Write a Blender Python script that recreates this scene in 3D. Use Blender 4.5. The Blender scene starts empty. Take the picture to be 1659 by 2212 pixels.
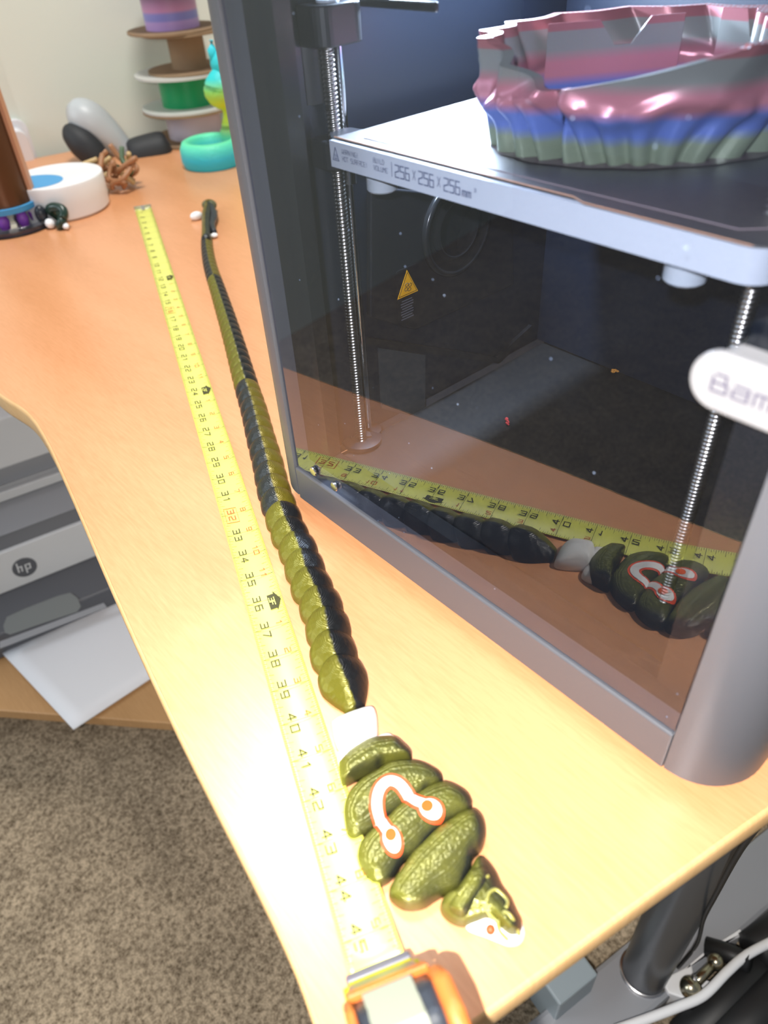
import bpy, bmesh, math, random
from mathutils import Vector, Matrix, Euler
from mathutils.bvhtree import BVHTree
random.seed(7)
PI = math.pi
sc = bpy.context.scene
C = bpy.context.collection

# ------------------------------------------------------------------ camera
W, H, F = 1659.0, 2212.0, 1591.5857
CAMLOC = Vector((0.1499, -0.2365, 0.3745))
CAMROT = Euler((0.8642, 0.0538, 0.8434), 'XYZ')
cd = bpy.data.cameras.new('camera')
cam = bpy.data.objects.new('camera', cd); C.objects.link(cam)
cam.location = CAMLOC; cam.rotation_euler = CAMROT
cd.sensor_fit = 'HORIZONTAL'; cd.sensor_width = 36.0
cd.lens = F / W * 36.0
cd.clip_start = 0.01; cd.clip_end = 30
cd.dof.use_dof = True; cd.dof.focus_distance = 0.56; cd.dof.aperture_fstop = 9.0
sc.camera = cam
RM = CAMROT.to_matrix()

# ------------------------------------------------------------------ world, lights, exposure
wd = bpy.data.worlds.new('world'); sc.world = wd; wd.use_nodes = True
wd.node_tree.nodes['Background'].inputs[0].default_value = (0.80, 0.88, 1.0, 1)
wd.node_tree.nodes['Background'].inputs[1].default_value = 0.24
sc.view_settings.view_transform = 'Standard'; sc.view_settings.look = 'None'
sc.view_settings.exposure = 0.0; sc.view_settings.gamma = 1.0
sc.view_settings.use_curve_mapping = False

def light(name, kind, loc, energy, color, **kw):
    l = bpy.data.lights.new(name, kind); l.energy = energy; l.color = color
    tgt = kw.pop('target', None)
    for k, v in kw.items(): setattr(l, k, v)
    o = bpy.data.objects.new(name, l); C.objects.link(o); o.location = loc
    if tgt is not None:
        o.rotation_euler = (Vector(tgt) - Vector(loc)).to_track_quat('-Z', 'Y').to_euler()
    return o
# the phone's flash beside the lens, the ceiling light of the room, the printer's own lamp
light('phone_flash', 'SPOT', (0.172, -0.300, 0.425), 35.0, (1.0, 0.96, 0.9), target=(-0.06, -0.03, 0.0),
      spot_size=math.radians(112), spot_blend=1.0, shadow_soft_size=0.004)
light('ceiling_light', 'AREA', (-0.82, 0.27, 1.62), 24.0, (1.0, 0.97, 0.92), target=(-0.6, 0.2, 0), shape='DISK', size=0.45)
light('fill_light', 'AREA', (-1.7, -1.9, 1.2), 36.0, (0.86, 0.94, 1.0), target=(-0.7, 0.0, 0.0), shape='RECTANGLE', size=1.4, size_y=1.2)  # unseen cool fill lamp, added to brighten the wall and the office printer

# ------------------------------------------------------------------ helpers
def ray(u, v): return RM @ Vector(((u - W/2)/F, -(v - H/2)/F, -1))
def onz(u, v, z):
    d = ray(u, v); return CAMLOC + d*((z - CAMLOC.z)/d.z)
def ony(u, v, y):
    d = ray(u, v); return CAMLOC + d*((y - CAMLOC.y)/d.y)
def onx(u, v, x):
    d = ray(u, v); return CAMLOC + d*((x - CAMLOC.x)/d.x)
DX = Vector((0.985, -0.172, 0)).normalized(); DY = Vector((0.172, 0.985, 0)).normalized()   # the desk's own axes
def dk(a, b, z=0): return DX*a + DY*b + Vector((0, 0, z))

def tag(o, label=None, cat=None, group=None, kind=None):
    if label: o['label'] = label
    if cat: o['category'] = cat
    if group: o['group'] = group
    if kind: o['kind'] = kind
    return o
def thing(name, label, cat, loc=(0, 0, 0), group=None):
    o = bpy.data.objects.new(name, None); C.objects.link(o); o.location = loc
    o.empty_display_size = 0.02
    return tag(o, label, cat, group)
def link(name, me, mat, parent=None, smooth=False, bevel=0, seg=2, subsurf=0, auto=None):
    if mat is not None and not me.materials: me.materials.append(mat)
    if smooth:
        for p in me.polygons: p.use_smooth = True
    if auto: me.set_sharp_from_angle(angle=math.radians(auto))
    o = bpy.data.objects.new(name, me); C.objects.link(o)
    if parent is not None:
        o.parent = parent
        if parent.type == 'EMPTY': o.location = -parent.location
    if bevel:
        m = o.modifiers.new('bevel', 'BEVEL'); m.width = bevel; m.segments = seg; m.limit_method = 'ANGLE'
        m.harden_normals = False
    if subsurf:
        m = o.modifiers.new('sub', 'SUBSURF'); m.levels = subsurf; m.render_levels = subsurf
    return o
def mk(name, V, Fc): 
    me = bpy.data.meshes.new(name); me.from_pydata([tuple(v) for v in V], [], Fc); me.update(); return me
class MB:
    def __init__(s): s.v = []; s.f = []
    def add(s, V, Fc):
        n = len(s.v); s.v += [Vector(v) for v in V]; s.f += [tuple(i+n for i in f) for f in Fc]; return s
    def box(s, x0, x1, y0, y1, z0, z1, M=None):
        V = [Vector((x, y, z)) for z in (z0, z1) for y in (y0, y1) for x in (x0, x1)]
        if M: V = [M @ v for v in V]
        return s.add(V, [(0,2,3,1),(4,5,7,6),(0,1,5,4),(2,6,7,3),(0,4,6,2),(1,3,7,5)])
    def prism(s, pts, z0, z1, M=None):
        n = len(pts)
        V = [Vector((p[0], p[1], z0)) for p in pts] + [Vector((p[0], p[1], z1)) for p in pts]
        if M: V = [M @ v for v in V]
        Fc = [tuple(range(n-1, -1, -1)), tuple(range(n, 2*n))] + [(i, (i+1) % n, n+(i+1) % n, n+i) for i in range(n)]
        return s.add(V, Fc)
    def lathe(s, prof, n=32, M=None, cap=True):
        V = []; Fc = []
        for r, z in prof:
            for k in range(n):
                a = 2*PI*k/n; V.append(Vector((r*math.cos(a), r*math.sin(a), z)))
        for j in range(len(prof)-1):
            for k in range(n):
                Fc.append((j*n+k, j*n+(k+1) % n, (j+1)*n+(k+1) % n, (j+1)*n+k))
        if cap:
            Fc.append(tuple(range(n-1, -1, -1))); Fc.append(tuple((len(prof)-1)*n+k for k in range(n)))
        if M: V = [M @ v for v in V]
        return s.add(V, Fc)
    def tube(s, path, rad, n=8):
        path = [Vector(p) for p in path]; V = []; Fc = []; m = len(path)
        up = Vector((0, 0, 1))
        for i, p in enumerate(path):
            t = (path[min(i+1, m-1)] - path[max(i-1, 0)]).normalized()
            a = t.cross(up)
            if a.length < 1e-3: a = t.cross(Vector((1, 0, 0)))
            a.normalize(); b = a.cross(t).normalized()
            r = rad[i] if isinstance(rad, (list, tuple)) else rad
            for k in range(n):
                an = 2*PI*k/n; V.append(p + a*(r*math.cos(an)) + b*(r*math.sin(an)))
        for i in range(m-1):
            for k in range(n): Fc.append((i*n+k, i*n+(k+1) % n, (i+1)*n+(k+1) % n, (i+1)*n+k))
        Fc.append(tuple(range(n-1, -1, -1))); Fc.append(tuple((m-1)*n+k for k in range(n)))
        return s.add(V, Fc)
    def ell(s, c, rx, ry, rz, M=None, n=20, m=12):
        V = []; Fc = []; c = Vector(c)
        for j in range(m+1):
            a = -PI/2 + PI*j/m
            for k in range(n):
                b = 2*PI*k/n
                q = Vector((rx*math.cos(a)*math.cos(b), ry*math.cos(a)*math.sin(b), rz*math.sin(a)))
                V.append(c + (M @ q if M else q))
        for j in range(m):
            for k in range(n): Fc.append((j*n+k, j*n+(k+1) % n, (j+1)*n+(k+1) % n, (j+1)*n+k))
        return s.add(V, Fc)
    def build(s, name, mat, parent=None, **kw): return link(name, mk(name, s.v, s.f), mat, parent, **kw)
def T(loc, M3=None):
    m = Matrix.Translation(Vector(loc))
    return m @ M3.to_4x4() if M3 else m
def frame(x, y, z):   # 3x3 with these axes as columns
    return Matrix((x, y, z)).transposed()
def smooth_path(pts, n=8):
    pts = [Vector(p) for p in pts]; out = []
    for i in range(len(pts)-1):
        p0 = pts[max(i-1, 0)]; p1 = pts[i]; p2 = pts[i+1]; p3 = pts[min(i+2, len(pts)-1)]
        for k in range(n):
            t = k/n
            out.append(0.5*((2*p1)+(p2-p0)*t+(2*p0-5*p1+4*p2-p3)*t*t+(3*p1-p0-3*p2+p3)*t**3))
    out.append(pts[-1]); return out
def rrect(w, h, r, n=6, cx=0, cy=0):
    o = []
    for (sx, sy, a0) in ((1, -1, -PI/2), (1, 1, 0), (-1, 1, PI/2), (-1, -1, PI)):
        for k in range(n+1):
            a = a0 + PI/2*k/n
            o.append((cx+sx*(w/2-r)+r*math.cos(a), cy+sy*(h/2-r)+r*math.sin(a)))
    return o

# ------------------------------------------------------------------ materials
def mat(name, col=(.5, .5, .5), rough=.5, metal=0., spec=.5, coat=0., bump=None, var=None, trans=0., alpha=1.):
    m = bpy.data.materials.new(name); m.use_nodes = True; nt = m.node_tree; b = nt.nodes['Principled BSDF']
    b.inputs['Base Color'].default_value = (*col, 1); b.inputs['Roughness'].default_value = rough
    b.inputs['Metallic'].default_value = metal; b.inputs['Specular IOR Level'].default_value = spec
    b.inputs['Coat Weight'].default_value = coat; b.inputs['Transmission Weight'].default_value = trans
    b.inputs['Alpha'].default_value = alpha
    tc = nt.nodes.new('ShaderNodeTexCoord')
    if var:      # (scale, amount) gentle colour grain
        n = nt.nodes.new('ShaderNodeTexNoise'); n.inputs['Scale'].default_value = var[0]; n.inputs['Detail'].default_value = 4
        nt.links.new(tc.outputs['Object'], n.inputs['Vector'])
        mx = nt.nodes.new('ShaderNodeMix'); mx.data_type = 'RGBA'; mx.blend_type = 'MULTIPLY'; mx.inputs[0].default_value = var[1]
        mx.inputs[6].default_value = (*col, 1); nt.links.new(n.outputs['Fac'], mx.inputs[7]); nt.links.new(mx.outputs[2], b.inputs['Base Color'])
    if bump:     # (scale, strength, distance)
        n = nt.nodes.new('ShaderNodeTexNoise'); n.inputs['Scale'].default_value = bump[0]; n.inputs['Detail'].default_value = 3
        nt.links.new(tc.outputs['Object'], n.inputs['Vector'])
        bp = nt.nodes.new('ShaderNodeBump'); bp.inputs['Strength'].default_value = bump[1]; bp.inputs['Distance'].default_value = bump[2]
        nt.links.new(n.outputs['Fac'], bp.inputs['Height']); nt.links.new(bp.outputs['Normal'], b.inputs['Normal'])
    return m
def nodes(m): return m.node_tree.nodes, m.node_tree.links, m.node_tree.nodes['Principled BSDF']
def ramp(nt_nodes, stops, interp='LINEAR'):
    r = nt_nodes.new('ShaderNodeValToRGB'); r.color_ramp.interpolation = interp
    e = r.color_ramp.elements
    e[0].position = stops[0][0]; e[0].color = (*stops[0][1], 1); e[1].position = stops[1][0]; e[1].color = (*stops[1][1], 1)
    for p, c in stops[2:]:
        x = e.new(p); x.color = (*c, 1)
    return r

def wood(name, c1, c2, rough=.34, coat=.0):
    m = mat(name, c1, rough, spec=.5, coat=coat); N, L, b = nodes(m)
    tc = N.new('ShaderNodeTexCoord'); mp = N.new('ShaderNodeMapping')
    mp.inputs['Rotation'].default_value = (0, 0, math.radians(9.9)); mp.inputs['Scale'].default_value = (14, 150, 20)
    L.new(tc.outputs['Object'], mp.inputs['Vector'])
    n = N.new('ShaderNodeTexNoise'); n.inputs['Scale'].default_value = 3.2; n.inputs['Detail'].default_value = 5; n.inputs['Roughness'].default_value = .6
    L.new(mp.outputs['Vector'], n.inputs['Vector'])
    mp2 = N.new('ShaderNodeMapping'); mp2.inputs['Rotation'].default_value = (0, 0, math.radians(9.9)); mp2.inputs['Scale'].default_value = (1.1, 7, 4)
    L.new(tc.outputs['Object'], mp2.inputs['Vector'])
    n2 = N.new('ShaderNodeTexNoise'); n2.inputs['Scale'].default_value = 2.2; n2.inputs['Detail'].default_value = 3
    L.new(mp2.outputs['Vector'], n2.inputs['Vector'])
    ad = N.new('ShaderNodeMath'); ad.operation = 'MULTIPLY_ADD'; ad.inputs[1].default_value = .5
    hl = N.new('ShaderNodeMath'); hl.operation = 'MULTIPLY'; hl.inputs[1].default_value = .5
    L.new(n2.outputs['Fac'], hl.inputs[0]); L.new(n.outputs['Fac'], ad.inputs[0]); L.new(hl.outputs[0], ad.inputs[2])
    r = ramp(N, [(.36, c2), (.58, c1)]); L.new(ad.outputs[0], r.inputs[0]); L.new(r.outputs[0], b.inputs['Base Color'])
    bp = N.new('ShaderNodeBump'); bp.inputs['Strength'].default_value = .08; bp.inputs['Distance'].default_value = .0006
    L.new(n.outputs['Fac'], bp.inputs['Height']); L.new(bp.outputs['Normal'], b.inputs['Normal'])
    return m
M = {}
M['beech'] = wood('beech_laminate', (.74, .345, .165), (.64, .28, .12), rough=.30)
M['beech'].node_tree.nodes['Principled BSDF'].inputs['Specular IOR Level'].default_value = .8
M['beech_edge'] = wood('beech_edge_band', (.78, .50, .24), (.70, .42, .18), rough=.45)
M['shelf'] = wood('shelf_board', (.50, .29, .13), (.43, .24, .10), rough=.45)
M['wall'] = mat('wall_paint', (.83, .88, .79), .8, spec=.2, bump=(60, .1, .001))
M['ceil'] = mat('ceiling_paint', (.85, .85, .83), .9)
M['frame'] = mat('printer_grey_shell', (.115, .12, .14), .42, metal=.25, bump=(900, .08, .0002))
M['dark'] = mat('dark_plastic', (.012, .013, .018), .4, bump=(500, .1, .0002))
M['inner'] = mat('chamber_wall', (.007, .011, .022), .38)
M['black'] = mat('black_rubber', (.012, .012, .013), .5)
M['gblack'] = mat('gloss_black_plastic', (.015, .016, .018), .22)
M['steel'] = mat('polished_steel', (.75, .77, .8), .16, metal=1.)
M['screw'] = mat('lead_screw_steel', (.50, .48, .44), .28, metal=1.)
M['nickel'] = mat('nickel', (.55, .54, .55), .25, metal=1.)
M['white'] = mat('white_plastic', (.86, .87, .90), .35)
M['whitepla'] = mat('white_filament', (.9, .9, .92), .45, bump=(400, .1, .0003))
M['ink'] = mat('navy_ink', (.05, .07, .15), .6)
M['lilac_ink'] = mat('lilac_ink', (.055, .047, .085), .6)
M['handle_white'] = mat('handle_white', (.20, .20, .215), .35)
M['lip_white'] = mat('bed_lip_white', (.50, .54, .60), .4)
M['cream'] = mat('white_painted_metal', (.82, .82, .84), .35)
M['knob'] = mat('translucent_knob', (.45, .5, .55), .35)
M['yellow_sign'] = mat('warning_yellow', (.85, .42, .01), .5)
M['sign_black'] = mat('sign_black', (.02, .015, .01), .6)
M['sign_grey'] = mat('sign_grey_print', (.12, .12, .14), .6)
M['tape'] = mat('yellow_tape_enamel', (.82, .83, .13), .34, spec=1.0, coat=1.0)
M['tape'].node_tree.nodes['Principled BSDF'].inputs['Coat Roughness'].default_value = .34
M['tape_ink'] = mat('tape_black_ink', (.045, .042, .008), .5)
M['tape_red'] = mat('tape_red_ink', (.55, .09, .02), .5)
M['lip'] = mat('grey_rubber_lip', (.12, .12, .16), .4)
M['tyellow'] = mat('case_yellow', (.45, .42, .02), .35)
M['torange'] = mat('case_orange_rubber', (.50, .13, .025), .45)
M['tblack'] = mat('case_black', (.02, .025, .035), .35, bump=(300, .3, .0006))
M['tlabel'] = mat('case_pale_label', (.24, .26, .21), .4)
M['red_pla'] = mat('red_marking', (.85, .08, .02), .45, bump=(900, .2, .0003))
M['orange_pla'] = mat('orange_marking', (.80, .10, .004), .6)
M['cable'] = mat('white_cable', (.85, .85, .87), .4)
M['leg'] = mat('graphite_metal', (.11, .115, .125), .3, metal=.5)
M['foot'] = mat('grey_foot_metal', (.36, .37, .40), .4, metal=.3)
M['clamp'] = mat('blue_grey_fitting', (.28, .33, .36), .4)
M['paper'] = mat('white_paper', (.80, .81, .85), .7)
M['hpwhite'] = mat('office_printer_white', (.66, .68, .70), .45)
M['hpmid'] = mat('office_printer_mid_grey', (.30, .31, .335), .5)
M['hpdark'] = mat('office_printer_dark_grey', (.10, .105, .12), .5)
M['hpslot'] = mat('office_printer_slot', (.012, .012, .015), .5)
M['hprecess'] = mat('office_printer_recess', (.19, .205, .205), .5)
M['green'] = mat('green_filament', (.0, .30, .10), .35, bump=(250, .3, .0006))
M['brown'] = mat('cardboard', (.36, .24, .14), .8, var=(30, .3))
M['spoolwhite'] = mat('white_spool', (.60, .61, .58), .5)
M['lav'] = mat('lavender_filament', (.58, .53, .62), .5)
M['vgrey'] = mat('pale_grey_shell', (.50, .53, .55), .4)
M['vblack'] = mat('charcoal_mesh', (.02, .022, .026), .6, bump=(300, .4, .001))
M['bluelab'] = mat('blue_label', (.07, .36, .72), .5)
M['purple'] = mat('purple_plastic', (.25, .07, .50), .4)
M['olive_leaf'] = mat('olive_green_plastic', (.10, .16, .09), .5)
M['copper'] = mat('copper_filament', (.15, .075, .04), .35, metal=.6, var=(8, .5))
M['copper_edge'] = mat('copper_rim', (.62, .33, .20), .5)
M['rust'] = mat('rust_brown_plastic', (.40, .19, .09), .45)
M['tan'] = mat('tan_plastic', (.60, .42, .20), .45)
M['darkgreen'] = mat('dark_green_plastic', (.015, .04, .03), .3)
M['pinkdot'] = mat('magenta_plastic', (.45, .1, .5), .4)
M['redbit'] = mat('red_scrap', (.6, .05, .05), .5)
M['orangebit'] = mat('orange_scrap', (.75, .33, .05), .5)
M['brass'] = mat('brass', (.40, .36, .26), .25, metal=1.)

def clear(name, tint, refl=1.0, dust=0.0):
    m = bpy.data.materials.new(name); m.use_nodes = True; N = m.node_tree.nodes; L = m.node_tree.links; N.clear()
    out = N.new('ShaderNodeOutputMaterial'); tr = N.new('ShaderNodeBsdfTransparent'); tr.inputs[0].default_value = (*tint, 1)
    gl = N.new('ShaderNodeBsdfGlossy'); gl.inputs['Roughness'].default_value = 0.0; gl.inputs[0].default_value = (1, 1, 1, 1)
    fr = N.new('ShaderNodeFresnel'); fr.inputs[0].default_value = 1.5
    mu = N.new('ShaderNodeMath'); mu.operation = 'MULTIPLY'; mu.inputs[1].default_value = refl; mu.use_clamp = True
    bf = N.new('ShaderNodeNewGeometry'); iv = N.new('ShaderNodeMath'); iv.operation = 'SUBTRACT'; iv.inputs[0].default_value = 1; L.new(bf.outputs['Backfacing'], iv.inputs[1])
    m0 = N.new('ShaderNodeMath'); m0.operation = 'MULTIPLY'; L.new(fr.outputs[0], m0.inputs[0]); L.new(iv.outputs[0], m0.inputs[1])
    L.new(m0.outputs[0], mu.inputs[0]); mx = N.new('ShaderNodeMixShader')
    L.new(mu.outputs[0], mx.inputs[0]); L.new(tr.outputs[0], mx.inputs[1]); L.new(gl.outputs[0], mx.inputs[2])
    last = mx
    if dust:
        df = N.new('ShaderNodeBsdfDiffuse'); df.inputs[0].default_value = (.45, .58, .85, 1)
        tc = N.new('ShaderNodeTexCoord'); vo = N.new('ShaderNodeTexVoronoi'); vo.inputs['Scale'].default_value = 95
        L.new(tc.outputs['Object'], vo.inputs['Vector'])
        no = N.new('ShaderNodeTexNoise'); no.inputs['Scale'].default_value = 9; no.inputs['Detail'].default_value = 5
        L.new(tc.outputs['Object'], no.inputs['Vector'])
        r1 = ramp(N, [(.030, (1, 1, 1)), (.05, (0, 0, 0))]); L.new(vo.outputs['Distance'], r1.inputs[0])
        # only some of the cells carry a fleck
        sep = N.new('ShaderNodeSeparateColor'); L.new(vo.outputs['Color'], sep.inputs[0])
        gt = N.new('ShaderNodeMath'); gt.operation = 'GREATER_THAN'; gt.inputs[1].default_value = .72; L.new(sep.outputs[0], gt.inputs[0])
        m1 = N.new('ShaderNodeMath'); m1.operation = 'MULTIPLY'; L.new(r1.outputs[0], m1.inputs[0]); L.new(gt.outputs[0], m1.inputs[1])
        m1b = N.new('ShaderNodeMath'); m1b.operation = 'MULTIPLY'; m1b.inputs[1].default_value = .5; L.new(m1.outputs[0], m1b.inputs[0])
        r2 = ramp(N, [(.4, (.004, .004, .004)), (.75, (.02, .02, .02))]); L.new(no.outputs['Fac'], r2.inputs[0])
        m2 = N.new('ShaderNodeMath'); m2.operation = 'MULTIPLY_ADD'; m2.inputs[1].default_value = dust
        L.new(r2.outputs[0], m2.inputs[0]); L.new(m1b.outputs[0], m2.inputs[2])
        mx2 = N.new('ShaderNodeMixShader'); L.new(m2.outputs[0], mx2.inputs[0]); L.new(mx.outputs[0], mx2.inputs[1]); L.new(df.outputs[0], mx2.inputs[2])
        last = mx2
    L.new(last.outputs[0], out.inputs[0]); return m
M['glass'] = clear('door_glass', (.78, .80, .85), 1.5, dust=.15)
M['acrylic'] = clear('clear_acrylic', (.75, .75, .80), 1.6)

# carpet
m = mat('beige_carpet', (.42, .35, .26), .95, spec=.1); N, L, b = nodes(m)
tc = N.new('ShaderNodeTexCoord'); n1 = N.new('ShaderNodeTexNoise'); n1.inputs['Scale'].default_value = 170; n1.inputs['Detail'].default_value = 6; n1.inputs['Roughness'].default_value = .7
n2 = N.new('ShaderNodeTexNoise'); n2.inputs['Scale'].default_value = 14; n2.inputs['Detail'].default_value = 3
for q in (n1, n2): L.new(tc.outputs['Object'], q.inputs['Vector'])
r = ramp(N, [(.34, (.16, .118, .075)), (.62, (.68, .54, .38))]); L.new(n1.outputs['Fac'], r.inputs[0])
mx = N.new('ShaderNodeMix'); mx.data_type = 'RGBA'; mx.blend_type = 'MULTIPLY'; mx.inputs[0].default_value = .6
rr = ramp(N, [(.35, (.72, .72, .72)), (.65, (1.1, 1.1, 1.1))]); L.new(n2.outputs['Fac'], rr.inputs[0])
L.new(r.outputs[0], mx.inputs[6]); L.new(rr.outputs[0], mx.inputs[7]); L.new(mx.outputs[2], b.inputs['Base Color'])
bp = N.new('ShaderNodeBump'); bp.inputs['Strength'].default_value = .9; bp.inputs['Distance'].default_value = .006
L.new(n1.outputs['Fac'], bp.inputs['Height']); L.new(bp.outputs['Normal'], b.inputs['Normal'])
M['carpet'] = m

# two-tone silk filament: one colour on the faces that look to +x of the piece, the other on those that look to -x
def duo(name, ca, cb, edge=.18, sharp=.35, scale=260, rough=.30, layer=.25, vor=1.0):
    m = mat(name, ca, rough, metal=.35, spec=.6); N, L, b = nodes(m)
    tc = N.new('ShaderNodeTexCoord'); sx = N.new('ShaderNodeSeparateXYZ'); L.new(tc.outputs['Normal'], sx.inputs[0])
    no = N.new('ShaderNodeTexNoise'); no.inputs['Scale'].default_value = 140; no.inputs['Detail'].default_value = 4
    L.new(tc.outputs['Object'], no.inputs['Vector'])
    ad = N.new('ShaderNodeMath'); ad.operation = 'MULTIPLY_ADD'; ad.inputs[1].default_value = .5; L.new(no.outputs['Fac'], ad.inputs[0]); L.new(sx.outputs[0], ad.inputs[2])
    mr = N.new('ShaderNodeMapRange'); mr.inputs[1].default_value = edge-sharp/2+.25; mr.inputs[2].default_value = edge+sharp/2+.25
    L.new(ad.outputs[0], mr.inputs[0])
    mx = N.new('ShaderNodeMix'); mx.data_type = 'RGBA'; mx.inputs[6].default_value = (*cb, 1); mx.inputs[7].default_value = (*ca, 1)
    L.new(mr.outputs[0], mx.inputs[0]); L.new(mx.outputs[2], b.inputs['Base Color'])
    vo = N.new('ShaderNodeTexVoronoi'); vo.inputs['Scale'].default_value = scale; L.new(tc.outputs['Object'], vo.inputs['Vector'])
    wv = N.new('ShaderNodeTexWave'); wv.wave_type = 'BANDS'; wv.bands_direction = 'Z'; wv.inputs['Scale'].default_value = 550; wv.inputs['Distortion'].default_value = 1.5
    L.new(tc.outputs['Object'], wv.inputs['Vector'])
    am = N.new('ShaderNodeMath'); am.operation = 'MULTIPLY_ADD'; am.inputs[1].default_value = layer
    vm = N.new('ShaderNodeMath'); vm.operation = 'MULTIPLY'; vm.inputs[1].default_value = vor; L.new(vo.outputs['Distance'], vm.inputs[0])
    L.new(wv.outputs['Fac'], am.inputs[0]); L.new(vm.outputs[0], am.inputs[2])
    bp = N.new('ShaderNodeBump'); bp.inputs['Strength'].default_value = .55; bp.inputs['Distance'].default_value = .0008
    L.new(am.outputs[0], bp.inputs['Height']); L.new(bp.outputs['Normal'], b.inputs['Normal'])
    return m
OL, BK = (.155, .145, .012), (.012, .013, .015)
M['duo_a'] = duo('silk_olive_left', OL, BK, edge=-.02, sharp=.2)
M['duo_b'] = duo('silk_black_left', (.022, .026, .027), (.15, .12, .010), edge=.0, sharp=.2)
M['duo_hood'] = duo('silk_hood', (.17, .17, .024), (.025, .028, .024), edge=-.12, sharp=.7, scale=520, rough=.25, layer=.45, vor=.45)
M['ridge'] = duo('silk_plate_ridge', (.50, .48, .12), (.3, .3, .1))

# ------------------------------------------------------------------ the setting
FZ = -0.72
fl = MB().add([(-3, -3.2, FZ), (2.5, -3.2, FZ), (2.5, 3, FZ), (-3, 3, FZ)], [(0, 1, 2, 3)]).build('floor', M['carpet']); tag(fl, kind='structure')
def wall(name, a, b, z0=FZ, z1=1.7, t=.08):
    a = Vector(a); b = Vector(b); d = (b-a).normalized(); n = Vector((-d.y, d.x, 0))*t
    pts = [a, b, b+n, a+n]
    o = MB().prism([(p.x, p.y) for p in pts], z0, z1).build(name, M['wall']); tag(o, kind='structure'); return o
WX = -1.49*DX.x + .40*DX.y            # the left wall's distance along DX
A = dk(WX, -2.6); B = dk(WX, 1.55); Cc = dk(2.0, 1.55)
wall('wall_left', A, B)
wall('wall_back', B, Cc)

# ------------------------------------------------------------------ desk
front = [onz(690, 2212, 0), onz(600, 1990, 0), onz(380, 1560, 0), onz(250, 1280, 0), onz(150, 1050, 0), onz(100, 945, 0), onz(60, 890, 0), onz(0, 850, 0)]
front = [Vector((p.x, p.y, 0)) for p in front]
front = smooth_path(front + [Vector((-.70, -.118, 0)), Vector((-.85, -.15, 0)), Vector((-1.05, -.22, 0)), Vector((-1.30, -.30, 0)), Vector((-1.50, -.33, 0))], 5)
corner = Vector((.0755, -.2125, 0))
cpts = [corner + Vector((-.012, .002, 0)), corner + Vector((-.003, .002, 0)), corner + Vector((.0015, .007, 0)), corner + Vector((.004, .018, 0))]
right = [onz(1000, 2212, 0), onz(1400, 1925, 0), onz(1659, 1745, 0)]
rdir = (right[2]-right[0]); rdir.z = 0; rdir.normalize()
rend = right[2] + rdir*.75
outl = [Vector((rend.x, rend.y, 0)), Vector((right[1].x, right[1].y, 0))] + list(reversed(cpts)) + front
far = [dk(WX+.03, -.07), dk(WX+.03, .80)]
outl = outl + far
TH = .022
desk = thing('corner_desk', 'beech-laminate corner desk with a wavy front edge under the whole display', 'desk', (-.5, .1, FZ))
pts2 = [(p.x, p.y) for p in outl]
bm = bmesh.new(); vs = [bm.verts.new((x, y, 0)) for x, y in pts2]; f = bm.faces.new(vs)
if f.normal.z < 0: f.normal_flip()
r_ = bmesh.ops.extrude_face_region(bm, geom=[f]); 
for v in [g for g in r_['geom'] if isinstance(g, bmesh.types.BMVert)]: v.co.z = -TH
bmesh.ops.recalc_face_normals(bm, faces=bm.faces); bmesh.ops.triangulate(bm, faces=[q for q in bm.faces if len(q.verts) > 4])
me = bpy.data.meshes.new('tabletop'); bm.to_mesh(me); bm.free()
link('tabletop', me, M['beech'], desk)
# edge band with a rounded nose, round the visible edges
eb = [outl[0]] + outl[1:len(outl)-2]
V = []; Fc = []; prof = [(0.0001, .0004), (.0016, -.0004), (.0026, -.004), (.0026, -TH+.004), (.0016, -TH+.0006), (.0001, -TH)]
for i, p in enumerate(eb):
    t = (eb[min(i+1, len(eb)-1)] - eb[max(i-1, 0)]).normalized(); n = Vector((-t.y, t.x, 0))
    if i == 0: n0 = n
    for d, z in prof: V.append(p + n*d*1.0*(1) + Vector((0, 0, z)))
sgn = 1
# outward is to the right of the walking direction here (clockwise outline)
cx = sum((p.x for p in eb))/len(eb)
t0 = (eb[1]-eb[0]).normalized(); nn = Vector((-t0.y, t0.x, 0))
if nn.x < 0: sgn = -1
V = []
for i, p in enumerate(eb):
    t = (eb[min(i+1, len(eb)-1)] - eb[max(i-1, 0)]).normalized(); n = Vector((-t.y, t.x, 0))*sgn
    for d, z in prof: V.append(p + n*d + Vector((0, 0, z)))
k = len(prof)
for i in range(len(eb)-1):
    for j in range(k-1): Fc.append((i*k+j, (i+1)*k+j, (i+1)*k+j+1, i*k+j+1))
link('edge_band', mk('edge_band', V, Fc), M['beech_edge'], desk, smooth=True)
# the leg under the right edge: a fat graphite column on a flat foot bar
LX = onz(1392, 2098, FZ+.045)
mb = MB().lathe([(.028, FZ+.045), (.027, FZ+.05), (.027, -TH-.004), (.027, -TH-.001)], 40, T((LX.x, LX.y, 0))); mb.build('leg', M['leg'], desk, smooth=True, auto=40)
mb = MB().lathe([(.030, FZ+.042), (.030, FZ+.046), (.0275, FZ+.048)], 40, T((LX.x, LX.y, 0))); mb.build('leg_collar', M['nickel'], desk, smooth=True, auto=40)
FB = T((LX.x, LX.y, 0), frame(DX, DY, Vector((0, 0, 1))))
MB().box(-.036, .036, -.34, .46, FZ, FZ+.044, FB).build('foot_bar', M['foot'], desk, bevel=.006)
CL = onz(1500, 1868, -.04)
MB().box(-.03, .012, -.04, .04, -TH-.010, -TH-.0015, T((LX.x+.012, LX.y-.14, 0), frame(DX, DY, Vector((0, 0, 1))))).build('bracket', M['clamp'], desk, bevel=.002)
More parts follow.
